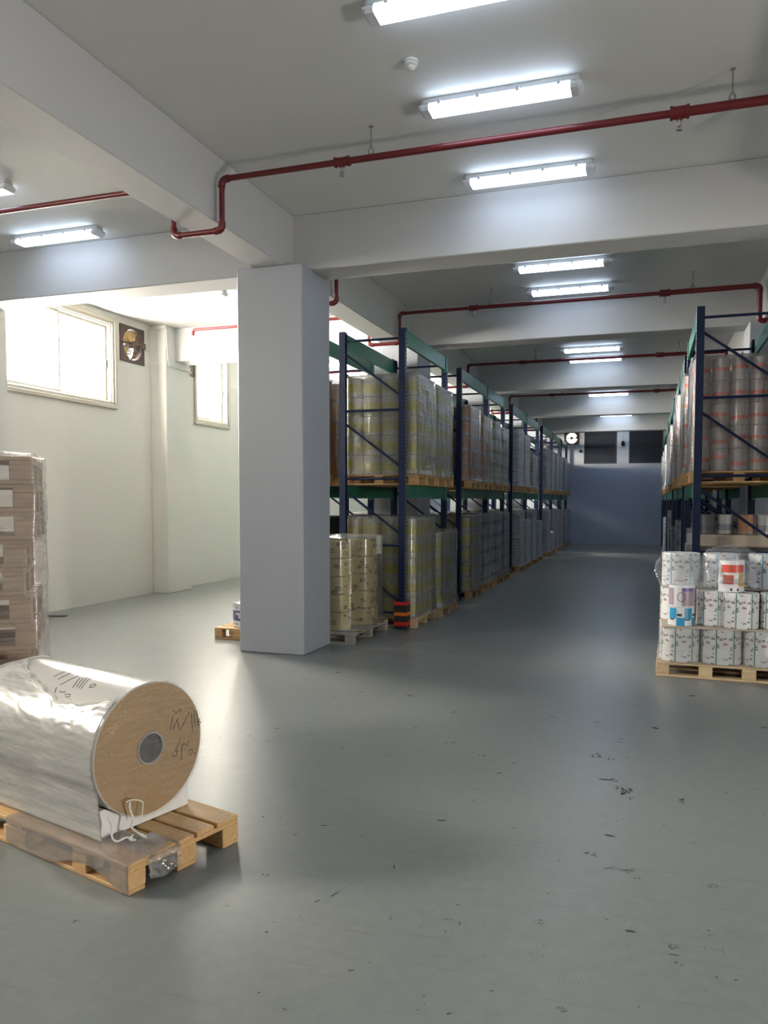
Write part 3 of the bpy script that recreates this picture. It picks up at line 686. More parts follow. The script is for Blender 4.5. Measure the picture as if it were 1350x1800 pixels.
# ------------------------------------------------------------------ film shells and roll meshes
def film_shell(w, d, h, seed, amp=0.012, flare=0.03, top=True, lev=16, cr=0.05, z0=0.0, nx=14, steps=None, tuck=0.0):
    """a wrinkled sleeve of film round a load of size w x d x h"""
    rnd = random.Random(seed); pts = []
    hw, hd = w/2, d/2
    def side(a, b, n): return [(a[0]+(b[0]-a[0])*k/n, a[1]+(b[1]-a[1])*k/n) for k in range(n)]
    c = cr
    ring = []
    for (cx, cy, q0) in ((hw-c, hd-c, 0), (-hw+c, hd-c, PI/2), (-hw+c, -hd+c, PI), (hw-c, -hd+c, 1.5*PI)):
        for k in range(4): ring.append((cx+c*math.cos(q0+PI/2*k/3), cy+c*math.sin(q0+PI/2*k/3)))
    full = []
    for k in range(len(ring)):
        a, b = ring[k], ring[(k+1) % len(ring)]
        full += side(a, b, nx if math.hypot(a[0]-b[0], a[1]-b[1]) > 0.2 else 1)
    n = len(full); vs, fs = [], []
    for j in range(lev+1):
        z = z0+(h-z0)*j/lev; u = j/lev
        fl = flare*max(0, 1-(z-z0)/0.18)**2
        for k, (x, y) in enumerate(full):
            r = math.hypot(x, y); nx_, ny_ = x/r, y/r
            o = amp*(noise.noise(Vector((x*7+seed*3.1, y*7, z*5)))*1.1 + 0.6*noise.noise(Vector((x*2+seed, y*2, z*24))))
            o += fl*(1+0.8*noise.noise(Vector((x*14, y*14, seed))))
            o -= tuck*max(0, (u-0.93)/0.07)
            vs.append((x+nx_*o, y+ny_*o, z+0.01*noise.noise(Vector((x*9, y*9, seed)))*(u > 0.98)))
    for j in range(lev):
        for k in range(n): fs.append((j*n+k, j*n+(k+1) % n, (j+1)*n+(k+1) % n, (j+1)*n+k))
    if top:
        prev = lev*n
        for q, fct in enumerate((0.8, 0.45)):
            base = len(vs)
            for k, (x, y) in enumerate(full):
                vs.append((x*fct, y*fct, h+0.012+0.02*noise.noise(Vector((x*6*fct+seed, y*6*fct, 3.0)))))
            for k in range(n): fs.append((prev+k, prev+(k+1) % n, base+(k+1) % n, base+k))
            prev = base
        fs.append(tuple(range(prev, prev+n)))
    return MB().add(vs, fs, True)
RM = {}
def roll_mesh(r, h, m, n=20, core=0.04):
    k = (r, h, m, n)
    if k not in RM:
        RM[k] = MB().lathe([(core, 0.004), (r-0.006, 0.0), (r, 0.006), (r, h-0.006), (r-0.006, h), (core, h-0.002), (core, h-0.05), (0.0, h-0.05)], n).mesh('film_roll', M[m])
    return RM[k]

# ------------------------------------------------------------------ pallet racks
UPZ = 4.056
def upright_meshes():
    mb = MB()          # open C section, 90 deep (x) by 72 wide (y), origin at floor middle
    t = 0.004
    mb.box(-0.045, 0.045, -0.036, -0.036+t, 0.01, UPZ); mb.box(-0.045, 0.045, 0.036-t, 0.036, 0.01, UPZ)
    mb.box(0.045-t, 0.045, -0.036+t, 0.036-t, 0.01, UPZ)
    mb.box(-0.055, 0.065, -0.06, 0.06, 0, 0.01)
    up = mb.mesh('upright', M['blue'])
    sl = MB()
    for k in range(78):
        z = 0.12+k*0.05
        for y in (-0.018, 0.018):
            sl.add([(0.0452, y-0.006, z), (0.0452, y+0.006, z), (0.0452, y+0.009, z+0.026), (0.0452, y-0.009, z+0.026), (0.0468, y-0.004, z+0.004), (0.0468, y+0.004, z+0.004), (0.0468, y+0.006, z+0.022), (0.0468, y-0.006, z+0.022)],
                   [(0, 1, 5, 4), (1, 2, 6, 5), (2, 3, 7, 6), (3, 0, 4, 7), (4, 5, 6, 7)])
    return up, sl.mesh('slots', M['slot'])
UPM, SLM = upright_meshes()
BR = {}
def brace_mesh(name, p, q, r=0.017):
    k = (name, tuple(round(x, 3) for x in (*p, *q)))
    if k not in BR: BR[k] = MB().tube([p, q], r, 8).mesh(name, M['blue'])
    return BR[k]
def beam_mesh(length, hz):
    k = ('beam', round(length, 3), hz)
    if k not in BR:
        mb = MB().box(-0.022, 0.022, -length/2, length/2, 0, hz, bev=0.006)
        BR[k] = mb.mesh('beam', M['green'])
        mb = MB().box(-0.026, 0.030, -0.004, 0.045, -0.03, hz+0.02, bev=0.003)
        BR[('conn', hz)] = mb.mesh('connector', M['green'])
    return BR[k], BR[('conn', hz)]
def rack(label, xf, sgn, ys, group, depth=0.86, xtra=None):
    """xf: x of the aisle-side uprights; sgn: direction (-1/+1) towards the back uprights"""
    xb = xf+sgn*depth
    t = thing('pallet_rack', label, 'rack', ((xf+xb)/2, ys[0], 0), 0, group)
    cx = (xf+xb)/2
    lo, hi = min(xf, xb)-cx, max(xf, xb)-cx
    for y in ys:
        for x in (xf-cx, xb-cx):
            u = link('upright', UPM, t, (x, y-ys[0], 0), PI if x < 0 else 0.0)
            stuff(link('slots', SLM, u))
        for z in (0.22, 1.14, 2.05, 2.98, 3.93):
            link('horizontal_brace', brace_mesh('horizontal_brace', (lo+0.04, 0, 0), (hi-0.04, 0, 0)), t, (0, y-ys[0], z))
        for z in (0.95, 1.88, 2.80, 3.75):
            link('diagonal_brace', brace_mesh('diagonal_brace', (lo+0.04, 0, 0), (hi-0.04, 0, -0.58)), t, (0, y-ys[0], z))
    for a, b in zip(ys[:-1], ys[1:]):
        ln = b-a-0.076
        for z, hz in ((1.79, 0.172), (3.84, 0.215)):
            bm_, cm_ = beam_mesh(ln, hz)
            for x in (xf-cx, xb-cx):
                o = link('beam', bm_, t, (x+(0.012 if x > 0 else -0.012), (a+b)/2-ys[0], z))
                link('connector', cm_, o, (0.004 if x > 0 else -0.008, -ln/2, 0)); c2 = link('connector', cm_, o, (0.004 if x > 0 else -0.008, ln/2-0.041, 0))
    return t
RACKS = [(10.2, 12.5), (13.55, 15.95, 17.9), (19.05, 21.4, 23.8), (24.75, 27.4, 29.9), (30.35, 32.55)]
XA = -3.154
for i, ys in enumerate(RACKS):
    rack('navy and green pallet rack, %s in the row behind the grey column' % ORD[i], XA, -1, ys, 'pallet racks behind the grey column')
XS = -4.42
for i, ys in enumerate(RACKS[:3]):
    rack('navy and green pallet rack in the hidden row nearest the windows, %s rack' % ORD[i], XS, -1, ys, 'pallet racks in the window row')
XO = 0.56
for i, ys in enumerate(RACKS):
    rack('navy and green pallet rack, %s in the row behind the white rolls' % ORD[i], XO, 1, ys, 'pallet racks behind the white rolls')
# bumper on the first upright
g = thing('post_guard', 'black post guard with red and orange bands on the rack upright', 'guard', (XA, 10.2, 0))
def guard_band(z0, z1, m, nm, w=0.0):
    mb = MB(); a, b, t = 0.088+w, 0.082+w, 0.022+w
    mb.box(-a, a, -b, -b+t, z0, z1); mb.box(a-t, a, -b+t, b, z0, z1); mb.box(-a, -a+t, -b+t, b, z0, z1)
    return obj(nm, mb, M[m], g)
for z0, z1, m, nm in ((0.012, 0.055, 'black', 'base_band'), (0.055, 0.105, 'red', 'red_band'), (0.105, 0.19, 'black', 'black_band'), (0.19, 0.235, 'orange', 'orange_band'), (0.235, 0.335, 'black', 'black_band'), (0.335, 0.378, 'red', 'red_band')):
    guard_band(z0, z1, m, nm, 0.002 if 'black' not in m else 0.0)

# ------------------------------------------------------------------ loads on the racks
def near_load(name_txt, m, x0, x1, y0, y1, z, tiers, rh, r, seed, word, group, fm='film', near=True, cols=4, rows=4, flare=0.03, topn=True):
    """individual rolls on the faces one can see: the end face (low y) and the aisle face; wrapped in film"""
    xs = [x0+r+k*(x1-x0-2*r)/(cols-1) for k in range(cols)]; ys = [y0+r+k*(y1-y0-2*r)/(rows-1) for k in range(rows)]
    aisle_hi = x1 > XA and x1 < 0          # aisle on the high-x side
    order = xs[::-1] if aisle_hi else xs
    me = roll_mesh(r, rh, m)
    for tz in range(tiers):
        for k, x in enumerate(order):
            o = link('film_roll', me, None, (x, ys[0], z+tz*(rh+0.001)), random.Random(seed*97+tz*7+k).random()*6)
            tag(o, 'roll in %s, end face, %s from the aisle, %s tier up' % (name_txt, ORD[k], ORD[tz]), 'roll', group)
        for k, y in enumerate(ys[1:]):
            o = link('film_roll', me, None, (order[0], y, z+tz*(rh+0.001)), random.Random(seed*91+tz*5+k).random()*6)
            tag(o, 'roll in %s, aisle face, %s behind its corner, %s tier up' % (name_txt, ORD[k], ORD[tz]), 'roll', group)
    f = obj('stretch_wrap', film_shell(x1-x0+0.035, y1-y0+0.035, tiers*rh+0.03, seed, flare=flare, top=topn), M[fm], None, ((x0+x1)/2, (y0+y1)/2, z+0.003))
    tag(f, 'clear stretch wrap around %s' % name_txt, 'film', 'clear wraps around loads')
def rack_pallet(label, x0, x1, y0, y1, z, m='wood', group='pallets on the rack beams', detail=True):
    cx, cy = (x0+x1)/2, (y0+y1)/2
    if detail: return pallet(label, (cx, cy, z), 0, x1-x0, y1-y0, m, group=group)
    o = link('wooden_pallet', PAL_FAR[m], None, (cx, cy, z)); return tag(o, label, 'pallet', group)
LX0, LX1 = -4.07, -3.00           # load x range, column row
ZS = 1.962+0.004                  # shelf
near = [('first upper yellow load', 10.32, 11.33, ZS, 5, 0.267, 1), ('second upper yellow load', 11.40, 12.42, ZS, 5, 0.265, 2),
        ('first floor yellow load', 10.30, 11.33, 0.0, 5, 0.27, 3), ('second floor yellow load', 11.42, 12.44, 0.0, 4, 0.278, 4)]
for nm, y0, y1, z, tiers, rh, sd_ in near:
    dx = 0.07 if nm.startswith('second floor') else 0.0
    rack_pallet('wooden pallet under the ' + nm + ' of the first rack', LX0+dx-0.02, LX1+dx+0.02, y0-0.01, y1+0.01, z+0.001, 'wood' if z > 1 else 'wood_pale')
    near_load(nm, 'yellow_roll', LX0+dx, LX1+dx, y0, y1, z+0.146, tiers, rh, 0.13, sd_, 'yellow-banded', 'yellow banded rolls on the first rack', flare=0.05 if z < 1 else 0.03)
# orange rolls on the first rack opposite
OX0, OX1 = 0.50, 1.56
rack_pallet('wooden pallet on the beams under the orange-banded rolls, end toward camera', OX0-0.03, OX1+0.03, 10.29, 11.35, ZS+0.001, 'wood')
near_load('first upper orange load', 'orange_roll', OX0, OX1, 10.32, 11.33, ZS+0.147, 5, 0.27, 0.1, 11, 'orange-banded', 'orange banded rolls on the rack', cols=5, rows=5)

# loads further off: one thing per load, its rolls joined
LOADM = {}
def load_mesh(m, w, d, tiers, rh, r, n=12):
    k = (m, w, d, tiers, rh, r)
    if k in LOADM: return LOADM[k]
    cols, rows = max(2, int(w/(2*r))), max(2, int(d/(2*r))); mb = MB()
    for i in range(cols):
        for j in range(rows):
            if 0 < i < cols-1 and 0 < j < rows-1: continue
            x = -w/2+r+i*(w-2*r)/(cols-1); y = -d/2+r+j*(d-2*r)/(rows-1)
            for q in range(tiers):
                mb.lathe([(0.02, q*rh), (r, q*rh+0.003), (r, (q+1)*rh-0.004), (0.02, (q+1)*rh)], n, Matrix.Translation((x, y, 0)), smooth=True)
    LOADM[k] = mb.mesh('rolls', M[m]); return LOADM[k]
FSH = {}
def far_load(label, m, x, y, z, w=1.05, d=0.98, tiers=5, rh=0.27, r=0.13, fm='film_cool', group='wrapped roll loads on far racks', pm='wood', plab=None):
    t = thing('wrapped_load', label, 'load', (x, y, z+0.147), 0, group)
    stuff(link('rolls', load_mesh(m, w, d, tiers, rh, r), t))
    k = (w, d, tiers, rh, fm)
    if k not in FSH: FSH[k] = film_shell(w+0.03, d+0.03, tiers*rh+0.02, len(FSH)+20, flare=0.04, lev=12, nx=9).mesh('stretch_film', M[fm])
    link('stretch_film', FSH[k], t)
    p = link('wooden_pallet', PAL_SHORT if d < 0.9 else PAL_FAR[pm], None, (x, y, z+0.001)); tag(p, 'wooden pallet under the ' + label, 'pallet', 'pallets under far loads')
cxL = -3.53
far = [  # material, word, row y, z, tiers, rh
 ('brown_roll', 'brown roll load, first upper load of second rack behind grey column', 14.15, 1, 5, 0.26), ('brown_roll', 'brown roll load, second upper load of second rack behind grey column', 15.3, 1, 5, 0.25),
 ('green_roll', 'green-banded load, third upper load of second rack behind grey column', 16.48, 1, 5, 0.25), ('green_roll', 'green-banded load, fourth upper load of second rack behind grey column', 17.4, 1, 5, 0.24),
 ('grey_roll', 'grey roll load, first upper load of third rack behind grey column', 19.65, 1, 5, 0.27), ('grey_roll', 'grey roll load, second upper load of third rack behind grey column', 20.75, 1, 5, 0.26),
 ('dark_roll', 'dark film load, third upper load of third rack behind grey column', 22.2, 1, 3, 0.29),
 ('grey_roll', 'grey roll load, first upper load of fourth rack behind grey column', 25.4, 1, 5, 0.25), ('grey_roll', 'grey roll load, second upper load of fourth rack behind grey column', 26.6, 1, 5, 0.25),
 ('grey_roll', 'grey roll load, third upper load of fourth rack behind grey column', 28.0, 1, 5, 0.25), ('grey_roll', 'grey roll load, fourth upper load of fourth rack behind grey column', 29.2, 1, 5, 0.24),
 ('grey_roll', 'grey roll load, first upper load of fifth rack behind grey column', 30.95, 1, 5, 0.25), ('grey_roll', 'grey roll load, second upper load of fifth rack behind grey column', 32.0, 1, 5, 0.22),
 ('yellow_roll', 'yellow-banded load, first floor load of second rack behind grey column', 14.15, 0, 5, 0.262), ('grey_roll', 'grey roll load, second floor load of second rack behind grey column', 15.25, 0, 5, 0.268),
 ('grey_roll', 'grey roll load, third floor load of second rack behind grey column', 16.48, 0, 5, 0.272), ('red_roll', 'plum roll load, fourth floor load of second rack behind grey column', 17.4, 0, 5, 0.265),
 ('green_roll', 'green-banded load, first floor load of third rack behind grey column', 19.7, 0, 5, 0.27), ('grey_roll', 'grey roll load, second floor load of third rack behind grey column', 20.8, 0, 4, 0.27),
 ('grey_roll', 'grey roll load, third floor load of third rack behind grey column', 22.0, 0, 5, 0.27), ('grey_roll', 'grey roll load, fourth floor load of third rack behind grey column', 23.15, 0, 4, 0.25),
 ('grey_roll', 'grey roll load, first floor load of fourth rack behind grey column', 25.4, 0, 5, 0.26), ('grey_roll', 'low grey load, second floor load of fourth rack behind grey column', 26.6, 0, 2, 0.27),
 ('red_roll', 'plum roll load, third floor load of fourth rack behind grey column', 28.0, 0, 5, 0.26), ('red_roll', 'plum roll load, fourth floor load of fourth rack behind grey column', 29.2, 0, 5, 0.25),
 ('grey_roll', 'grey roll load, first floor load of fifth rack behind grey column', 30.95, 0, 5, 0.25), ('grey_roll', 'grey roll load, second floor load of fifth rack behind grey column', 32.0, 0, 5, 0.25),
]
for m, lab, y, up, ti, rh in far:
    far_load(lab, m, cxL + (0.0 if up else 0.03), y, ZS if up else 0.0, tiers=ti, rh=rh, fm='film' if y < 18 else 'film_cool', d=0.84 if y in (16.48, 17.4) else 0.98)
# window row, seen between the uprights of the first rack
for lab, m, y, z, ti, rh in (('brown roll load, first upper load of the window row', 'brown_roll', 10.9, ZS, 5, 0.27), ('brown roll load, second upper load of the window row', 'brown_roll', 11.95, ZS, 4, 0.27),
                             ('grey roll load, third upper load of the window row', 'grey_roll', 14.2, ZS, 5, 0.26), ('grey roll load, fourth upper load of the window row', 'grey_roll', 15.3, ZS, 5, 0.24), ('grey roll load, first floor load of window row', 'grey_roll', 14.3, 0, 5, 0.27)):
    far_load(lab, m, XS-0.43, y, z, tiers=ti, rh=rh, fm='film', group='wrapped roll loads in the window row')
# crates on the floor of the window row
def crate(label, loc):
    t = thing('plastic_crate', label, 'crate', loc, 0, 'dark green stacked crates')
    b = MB(); hw, hd, h = 0.5, 0.45, 0.30
    b.box(-hw, hw, -hd, hd, 0, 0.03)
    for s in (-1, 1):
        b.box(-hw, hw, s*hd-0.012, s*hd+0.012, 0.03, h); b.box(s*hw-0.012, s*hw+0.012, -hd, hd, 0.03, h)
    obj('body', b, M['crate'], t)
    rb = MB()
    for k in range(9): rb.box(-hw+k*2*hw/8-0.01, -hw+k*2*hw/8+0.01, -hd-0.03, -hd-0.012, 0.02, h)
    for k in range(9): rb.box(hw+0.012, hw+0.03, -hd+k*2*hd/8-0.01, -hd+k*2*hd/8+0.01, 0.02, h)
    rb.box(-hw-0.03, hw+0.03, -hd-0.035, -hd-0.01, h-0.03, h); rb.box(hw+0.01, hw+0.035, -hd, hd+0.03, h-0.03, h)
    obj('ribs', rb, M['crate'], t)
for k in range(5): crate('dark green crate in the window row, %s up its stack' % ORD[k], (XS-0.43, 10.9, k*0.305))
# rack row opposite
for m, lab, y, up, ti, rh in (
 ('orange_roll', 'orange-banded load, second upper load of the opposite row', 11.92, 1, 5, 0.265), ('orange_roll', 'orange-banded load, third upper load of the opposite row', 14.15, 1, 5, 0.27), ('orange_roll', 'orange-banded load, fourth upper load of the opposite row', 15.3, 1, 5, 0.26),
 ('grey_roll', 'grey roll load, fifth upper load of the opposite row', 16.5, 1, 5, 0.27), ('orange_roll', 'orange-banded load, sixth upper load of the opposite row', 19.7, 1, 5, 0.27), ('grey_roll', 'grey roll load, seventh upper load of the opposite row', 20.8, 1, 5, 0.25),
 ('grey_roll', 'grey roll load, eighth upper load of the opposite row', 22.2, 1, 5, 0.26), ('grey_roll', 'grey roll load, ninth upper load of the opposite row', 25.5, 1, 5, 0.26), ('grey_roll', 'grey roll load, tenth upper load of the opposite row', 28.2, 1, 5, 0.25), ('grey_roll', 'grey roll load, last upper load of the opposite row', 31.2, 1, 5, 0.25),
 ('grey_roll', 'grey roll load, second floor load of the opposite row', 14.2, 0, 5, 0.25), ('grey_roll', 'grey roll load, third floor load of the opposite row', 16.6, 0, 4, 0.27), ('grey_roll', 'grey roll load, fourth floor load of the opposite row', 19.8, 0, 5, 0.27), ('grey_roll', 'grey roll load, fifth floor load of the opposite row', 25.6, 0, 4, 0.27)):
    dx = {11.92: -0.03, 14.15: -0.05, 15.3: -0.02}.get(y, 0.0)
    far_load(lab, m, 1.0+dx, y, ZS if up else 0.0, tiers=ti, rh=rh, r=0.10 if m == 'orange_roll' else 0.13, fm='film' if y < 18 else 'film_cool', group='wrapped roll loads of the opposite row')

# ------------------------------------------------------------------ low load in the first rack opposite: a pale slab with small rolls on it
t = pallet('wooden pallet on the floor below the orange-banded rolls', (1.05, 10.95, 0), 0, 1.12, 1.0, 'wood_dull')
near_lo = thing('wrapped_load', 'grey wrapped load on the floor below the orange-banded rolls', 'load', (1.05, 10.95, 0.147))
stuff(link('rolls', load_mesh('grey_roll', 1.04, 0.94, 4, 0.25, 0.13), near_lo))
obj('stretch_film', film_shell(1.08, 0.98, 1.01, 77), M['film'], near_lo)
tag(obj('card_slab', MB().box(-0.48, 0.44, -0.45, 0.45, 0, 0.155, bev=0.02), M['card'], None, (1.07, 10.95, 1.175)), 'thick pale slab of wrapped card on top of the floor load', 'card')
for k, (x, m) in enumerate(((0.72, 'dark_roll'), (0.93, 'grey_roll'), (1.16, 'brown_roll'), (1.38, 'grey_roll'))):
    tag(link('film_roll', roll_mesh(0.095, 0.25, m), None, (x, 10.75+0.05*(k % 2), 1.332)), '%s small roll on the pale slab, %s from the aisle upright' % (('dark', 'grey', 'brown', 'pale')[k], ORD[k]), 'roll', 'small rolls on the pale slab')
tt = pallet('pallet on the floor behind the first upright opposite', (1.0, 11.98, 0), 0, 1.12, 0.9, 'wood_dull')
for k, (x, y, z, m, h, r) in enumerate(((0.40+0.2, 11.65, 0.146, 'grey_roll', 0.52, 0.12), (0.63, 11.92, 0.146, 'grey_roll', 0.52, 0.12), (0.61, 11.66, 0.668, 'grey_roll', 0.5, 0.115), (0.63, 11.92, 0.668, 'orange_roll', 0.30, 0.12), (0.63, 11.92, 0.97, 'grey_roll', 0.40, 0.11), (0.86, 11.75, 0.146, 'grey_roll', 0.5, 0.12), (0.86, 11.75, 0.648, 'grey_roll', 0.45, 0.12))):
    tag(link('film_roll', roll_mesh(r, h, m), None, (x, y, z), k), ('tall grey roll at the bottom by the aisle upright', 'grey roll at the bottom behind the aisle upright', 'grey roll on top by the aisle upright', 'roll with orange band in the middle of the stack',
        'grey roll topmost of the loose stack', 'grey roll at the bottom deeper in the rack', 'grey roll upper one deeper in the rack')[k] + ', opposite rack', 'roll', 'loose stacked rolls in the opposite rack')

# ------------------------------------------------------------------ pallet of white printed rolls
PX0, PX1, PY0, PY1 = 0.12, 1.34, 8.24, 9.06
pc = ((PX0+PX1)/2, (PY0+PY1)/2)
pallet('pale wooden pallet under the white printed rolls', (pc[0], pc[1], 0), -0.035, PX1-PX0, PY1-PY0, 'wood_pale', bx=[-0.55, -0.15, 0.24, 0.55])
def wroll(label, x, y, z, r, h, m, rz): return tag(link('film_roll', roll_mesh(r, h, m, 32), None, (x, y, z), rz), label, 'roll', 'white printed rolls on the floor pallet')
zt = 0.146; x0 = PX0+0.02
fx = [x0+0.19, x0+0.575, x0+0.96]
for k, x in enumerate(fx):
    wroll('white printed roll with green stripes, bottom tier, %s from the pallet end by the aisle' % ORD[k], x, PY0+0.21-0.012*k, zt, 0.188, 0.345, 'label_green' if k % 2 == 0 else 'label_green2', 0.3*k)
    wroll('white printed roll, bottom tier back row, %s from the pallet end by the aisle' % ORD[k], x, PY0+0.60, zt, 0.188, 0.345, 'label_green2', 1+k)
bd = tag(obj('layer_board', MB().box(PX0+0.03, PX1+0.01, PY0+0.02, PY1, 0, 0.012, bev=0.003), M['card'], None, (0, 0, zt+0.347)), 'brown card layer board between bottom and middle tiers of white rolls', 'board')
z2 = zt+0.361
ZM = z2
def band_roll(label, x, y, z, r, h, name, body, patches, rz=0.0):
    """a small roll with printed panels standing 0.8 mm proud of it"""
    t = thing('printed_roll', label, 'roll', (x, y, z), rz, 'small printed rolls on the floor pallet')
    link('body', roll_mesh(r, h, body, 32), t)
    for nm, a0, a1, h0, h1, m in patches:
        v, f = [], []; n = 10
        for i in range(n+1):
            q = math.radians(a0+(a1-a0)*i/n)
            for rr in (r+0.0002, r+0.0012):
                for hh in (h0, h1): v.append((rr*math.cos(q), rr*math.sin(q), hh))
        for i in range(n):
            a = 4*i; b = a+4
            f += [(a+2, b+2, b+3, a+3), (a, a+1, b+1, b), (a, b, b+2, a+2), (a+1, a+3, b+3, b+1)]
        f += [(0, 2, 3, 1), (4*n, 4*n+1, 4*n+3, 4*n+2)]
        obj(nm, MB().add(v, f, True), m, t)
    return t
M['white_web'] = plain('white_web', (0.74, 0.74, 0.76), 0.35)
M['cyan'] = plain('cyan_print', (0.03, 0.30, 0.55), 0.35); M['purple'] = plain('purple_print', (0.17, 0.11, 0.33), 0.35); M['mauve'] = plain('mauve_print', (0.36, 0.28, 0.36), 0.35)
M['redprint'] = plain('red_print', (0.62, 0.09, 0.06), 0.35); M['yelprint'] = plain('yellow_print', (0.65, 0.42, 0.04), 0.35); M['inkprint'] = plain('dark_print', (0.07, 0.05, 0.07), 0.4)
M['web_for'] = None
bx_, by_ = x0+0.195, PY0+0.16
band_roll('small white roll with bright blue panels standing on the layer board', bx_, by_, ZM, 0.125, 0.185, 'blue', 'white_web',
          [('blue_panel', -150, -112, 0.075, 0.18, M['cyan']), ('blue_panel', -112, -76, 0.004, 0.085, M['cyan']), ('blue_panel', -76, -40, 0.075, 0.18, M['cyan']), ('blue_panel', -40, 0, 0.004, 0.085, M['cyan']),
           ('print_mark', -145, -122, 0.06, 0.074, M['inkprint']), ('print_mark', -110, -88, 0.10, 0.125, M['inkprint']), ('print_mark', -75, -48, 0.06, 0.074, M['inkprint']), ('print_mark', -35, -15, 0.10, 0.125, M['inkprint'])])
t = band_roll('small roll with purple label standing on the blue-panelled roll', bx_+0.005, by_, ZM+0.187, 0.125, 0.215, 'purple', 'white_web',
          [('mauve_panel', -165, -130, 0.02, 0.19, M['mauve']), ('purple_panel', -92, -38, 0.015, 0.16, M['mauve']), ('purple_panel', -92, -38, 0.16, 0.195, M['purple']), ('purple_panel', -36, -10, 0.015, 0.195, M['mauve'])])
lo = MB().tube([(0.1275*math.cos(math.radians(-95+16*math.cos(q))), 0.1275*math.sin(math.radians(-95+16*math.cos(q))), 0.105+0.045*math.sin(q)) for q in [2*PI*i/16 for i in range(17)]], 0.003, 5, False)
obj('loop_mark', lo, M['inkprint'], t)
wroll('white printed roll standing at the aisle corner behind the purple-label roll', x0+0.19, PY0+0.60, ZM, 0.188, 0.345, 'label_green2', 2.0)
wroll('cream printed roll with green stripe, middle tier beside the purple-label roll', x0+0.50, PY0+0.29, ZM, 0.155, 0.345, 'label_green', 0.5)
wroll('white printed roll with green stripes, middle tier in front of the orange-label roll', x0+0.745, PY0+0.175, ZM, 0.165, 0.345, 'label_green2', 1.15)
wroll('white printed roll with yellow print, middle tier at pallet end away from aisle', x0+1.09, PY0+0.21, ZM, 0.172, 0.345, 'label_green', 2.1)
wroll('white printed roll, middle tier back row in the middle', x0+0.60, PY0+0.63, ZM, 0.188, 0.345, 'label_green2', 2.6)
wroll('white printed roll, middle tier back row away from the aisle', x0+1.0, PY0+0.60, ZM, 0.188, 0.345, 'label_green', 0.6)
z3 = ZM+0.347
bd2 = tag(obj('layer_board', MB().box(PX0+0.04, PX1, PY0+0.36, PY1, 0, 0.01, bev=0.003), M['card'], None, (0, 0, z3)), 'short card board under the top tier of white rolls', 'board')
z3 += 0.011
wroll('white printed roll with blue stripes, top tier at the aisle corner', x0+0.20, PY0+0.56, z3, 0.186, 0.345, 'label_blue', 0.2)
wroll('white printed roll with blue stripe, top tier behind orange-label roll', x0+0.585, PY0+0.54, z3, 0.17, 0.345, 'label_blue2', 0.9)
wroll('white printed roll with blue stripes, top tier away from the aisle', x0+1.03, PY0+0.55, z3, 0.186, 0.345, 'label_blue', 1.4)
band_roll('small roll with orange and yellow label, torn film round it, on middle tier', x0+0.66, PY0+0.235, ZM+0.346, 0.118, 0.31, 'orange', 'white_web',
          [('red_panel', -145, -30, 0.195, 0.27, M['redprint']), ('red_panel', -135, -85, 0.08, 0.17, M['redprint']), ('yellow_panel', -62, -28, 0.06, 0.19, M['yelprint']), ('print_mark', -100, -90, 0.015, 0.04, M['inkprint']), ('print_mark', -70, -60, 0.015, 0.04, M['inkprint'])])
# torn film over them
def rag(name, label, pts_fn, nu, nv, m, group=None):
    v = [pts_fn(i/nu, j/nv) for j in range(nv+1) for i in range(nu+1)]
    f = [(j*(nu+1)+i, j*(nu+1)+i+1, (j+1)*(nu+1)+i+1, (j+1)*(nu+1)+i) for j in range(nv) for i in range(nu)]
    o = obj(name, MB().add(v, f, True), M[m]); sol = o.modifiers.new('thickness', 'SOLIDIFY'); sol.thickness = 0.0006
    return tag(o, label, 'film', group)
def nz(x, y, z, a): return a*noise.noise(Vector((x, y, z)))
rag('torn_film', 'torn clear film hanging over the aisle corner of the white rolls',
    lambda u, v: (PX0+0.02-0.06*math.sin(u*PI)*(1-v)**2+0.42*v+nz(u*5, v*5, 1, 0.02), PY0+0.30-0.20*u+nz(u*4, v*6, 7, 0.02), 1.20-0.30*u+nz(u*6, v*6, 4, 0.03)), 14, 14, 'film_loose')
rag('torn_film', 'torn clear film sheet hanging beside the orange-label roll',
    lambda u, v: (x0+0.42+0.46*v+nz(u*5, v*5, 2, 0.03), PY0+0.28-0.185*u+nz(u*4, v*6, 9, 0.03), 1.25-0.36*u+0.06*math.sin(v*PI)+nz(u*5, v*7, 5, 0.04)), 12, 14, 'film_loose')
wrap_w = film_shell(PX1-PX0-0.02, 0.80, 0.35, 31, amp=0.008, flare=0.02, top=False)
tag(obj('stretch_wrap', wrap_w, M['film_loose'], None, ((PX0+PX1)/2+0.01, PY0+0.40, zt+0.002)), 'clear stretch wrap round the bottom tier of white rolls', 'film', 'clear wraps around loads')

# ------------------------------------------------------------------ pallet of yellow printed rolls beside the column
YX, YY, YRZ = -3.80, 9.49, -0.04
pallet('grey wooden pallet under the yellow printed rolls beside the column', (YX-0.03, YY, 0), YRZ, 0.98, 1.22, 'wood_grey')
R_ = 0.18; rh_ = 0.22
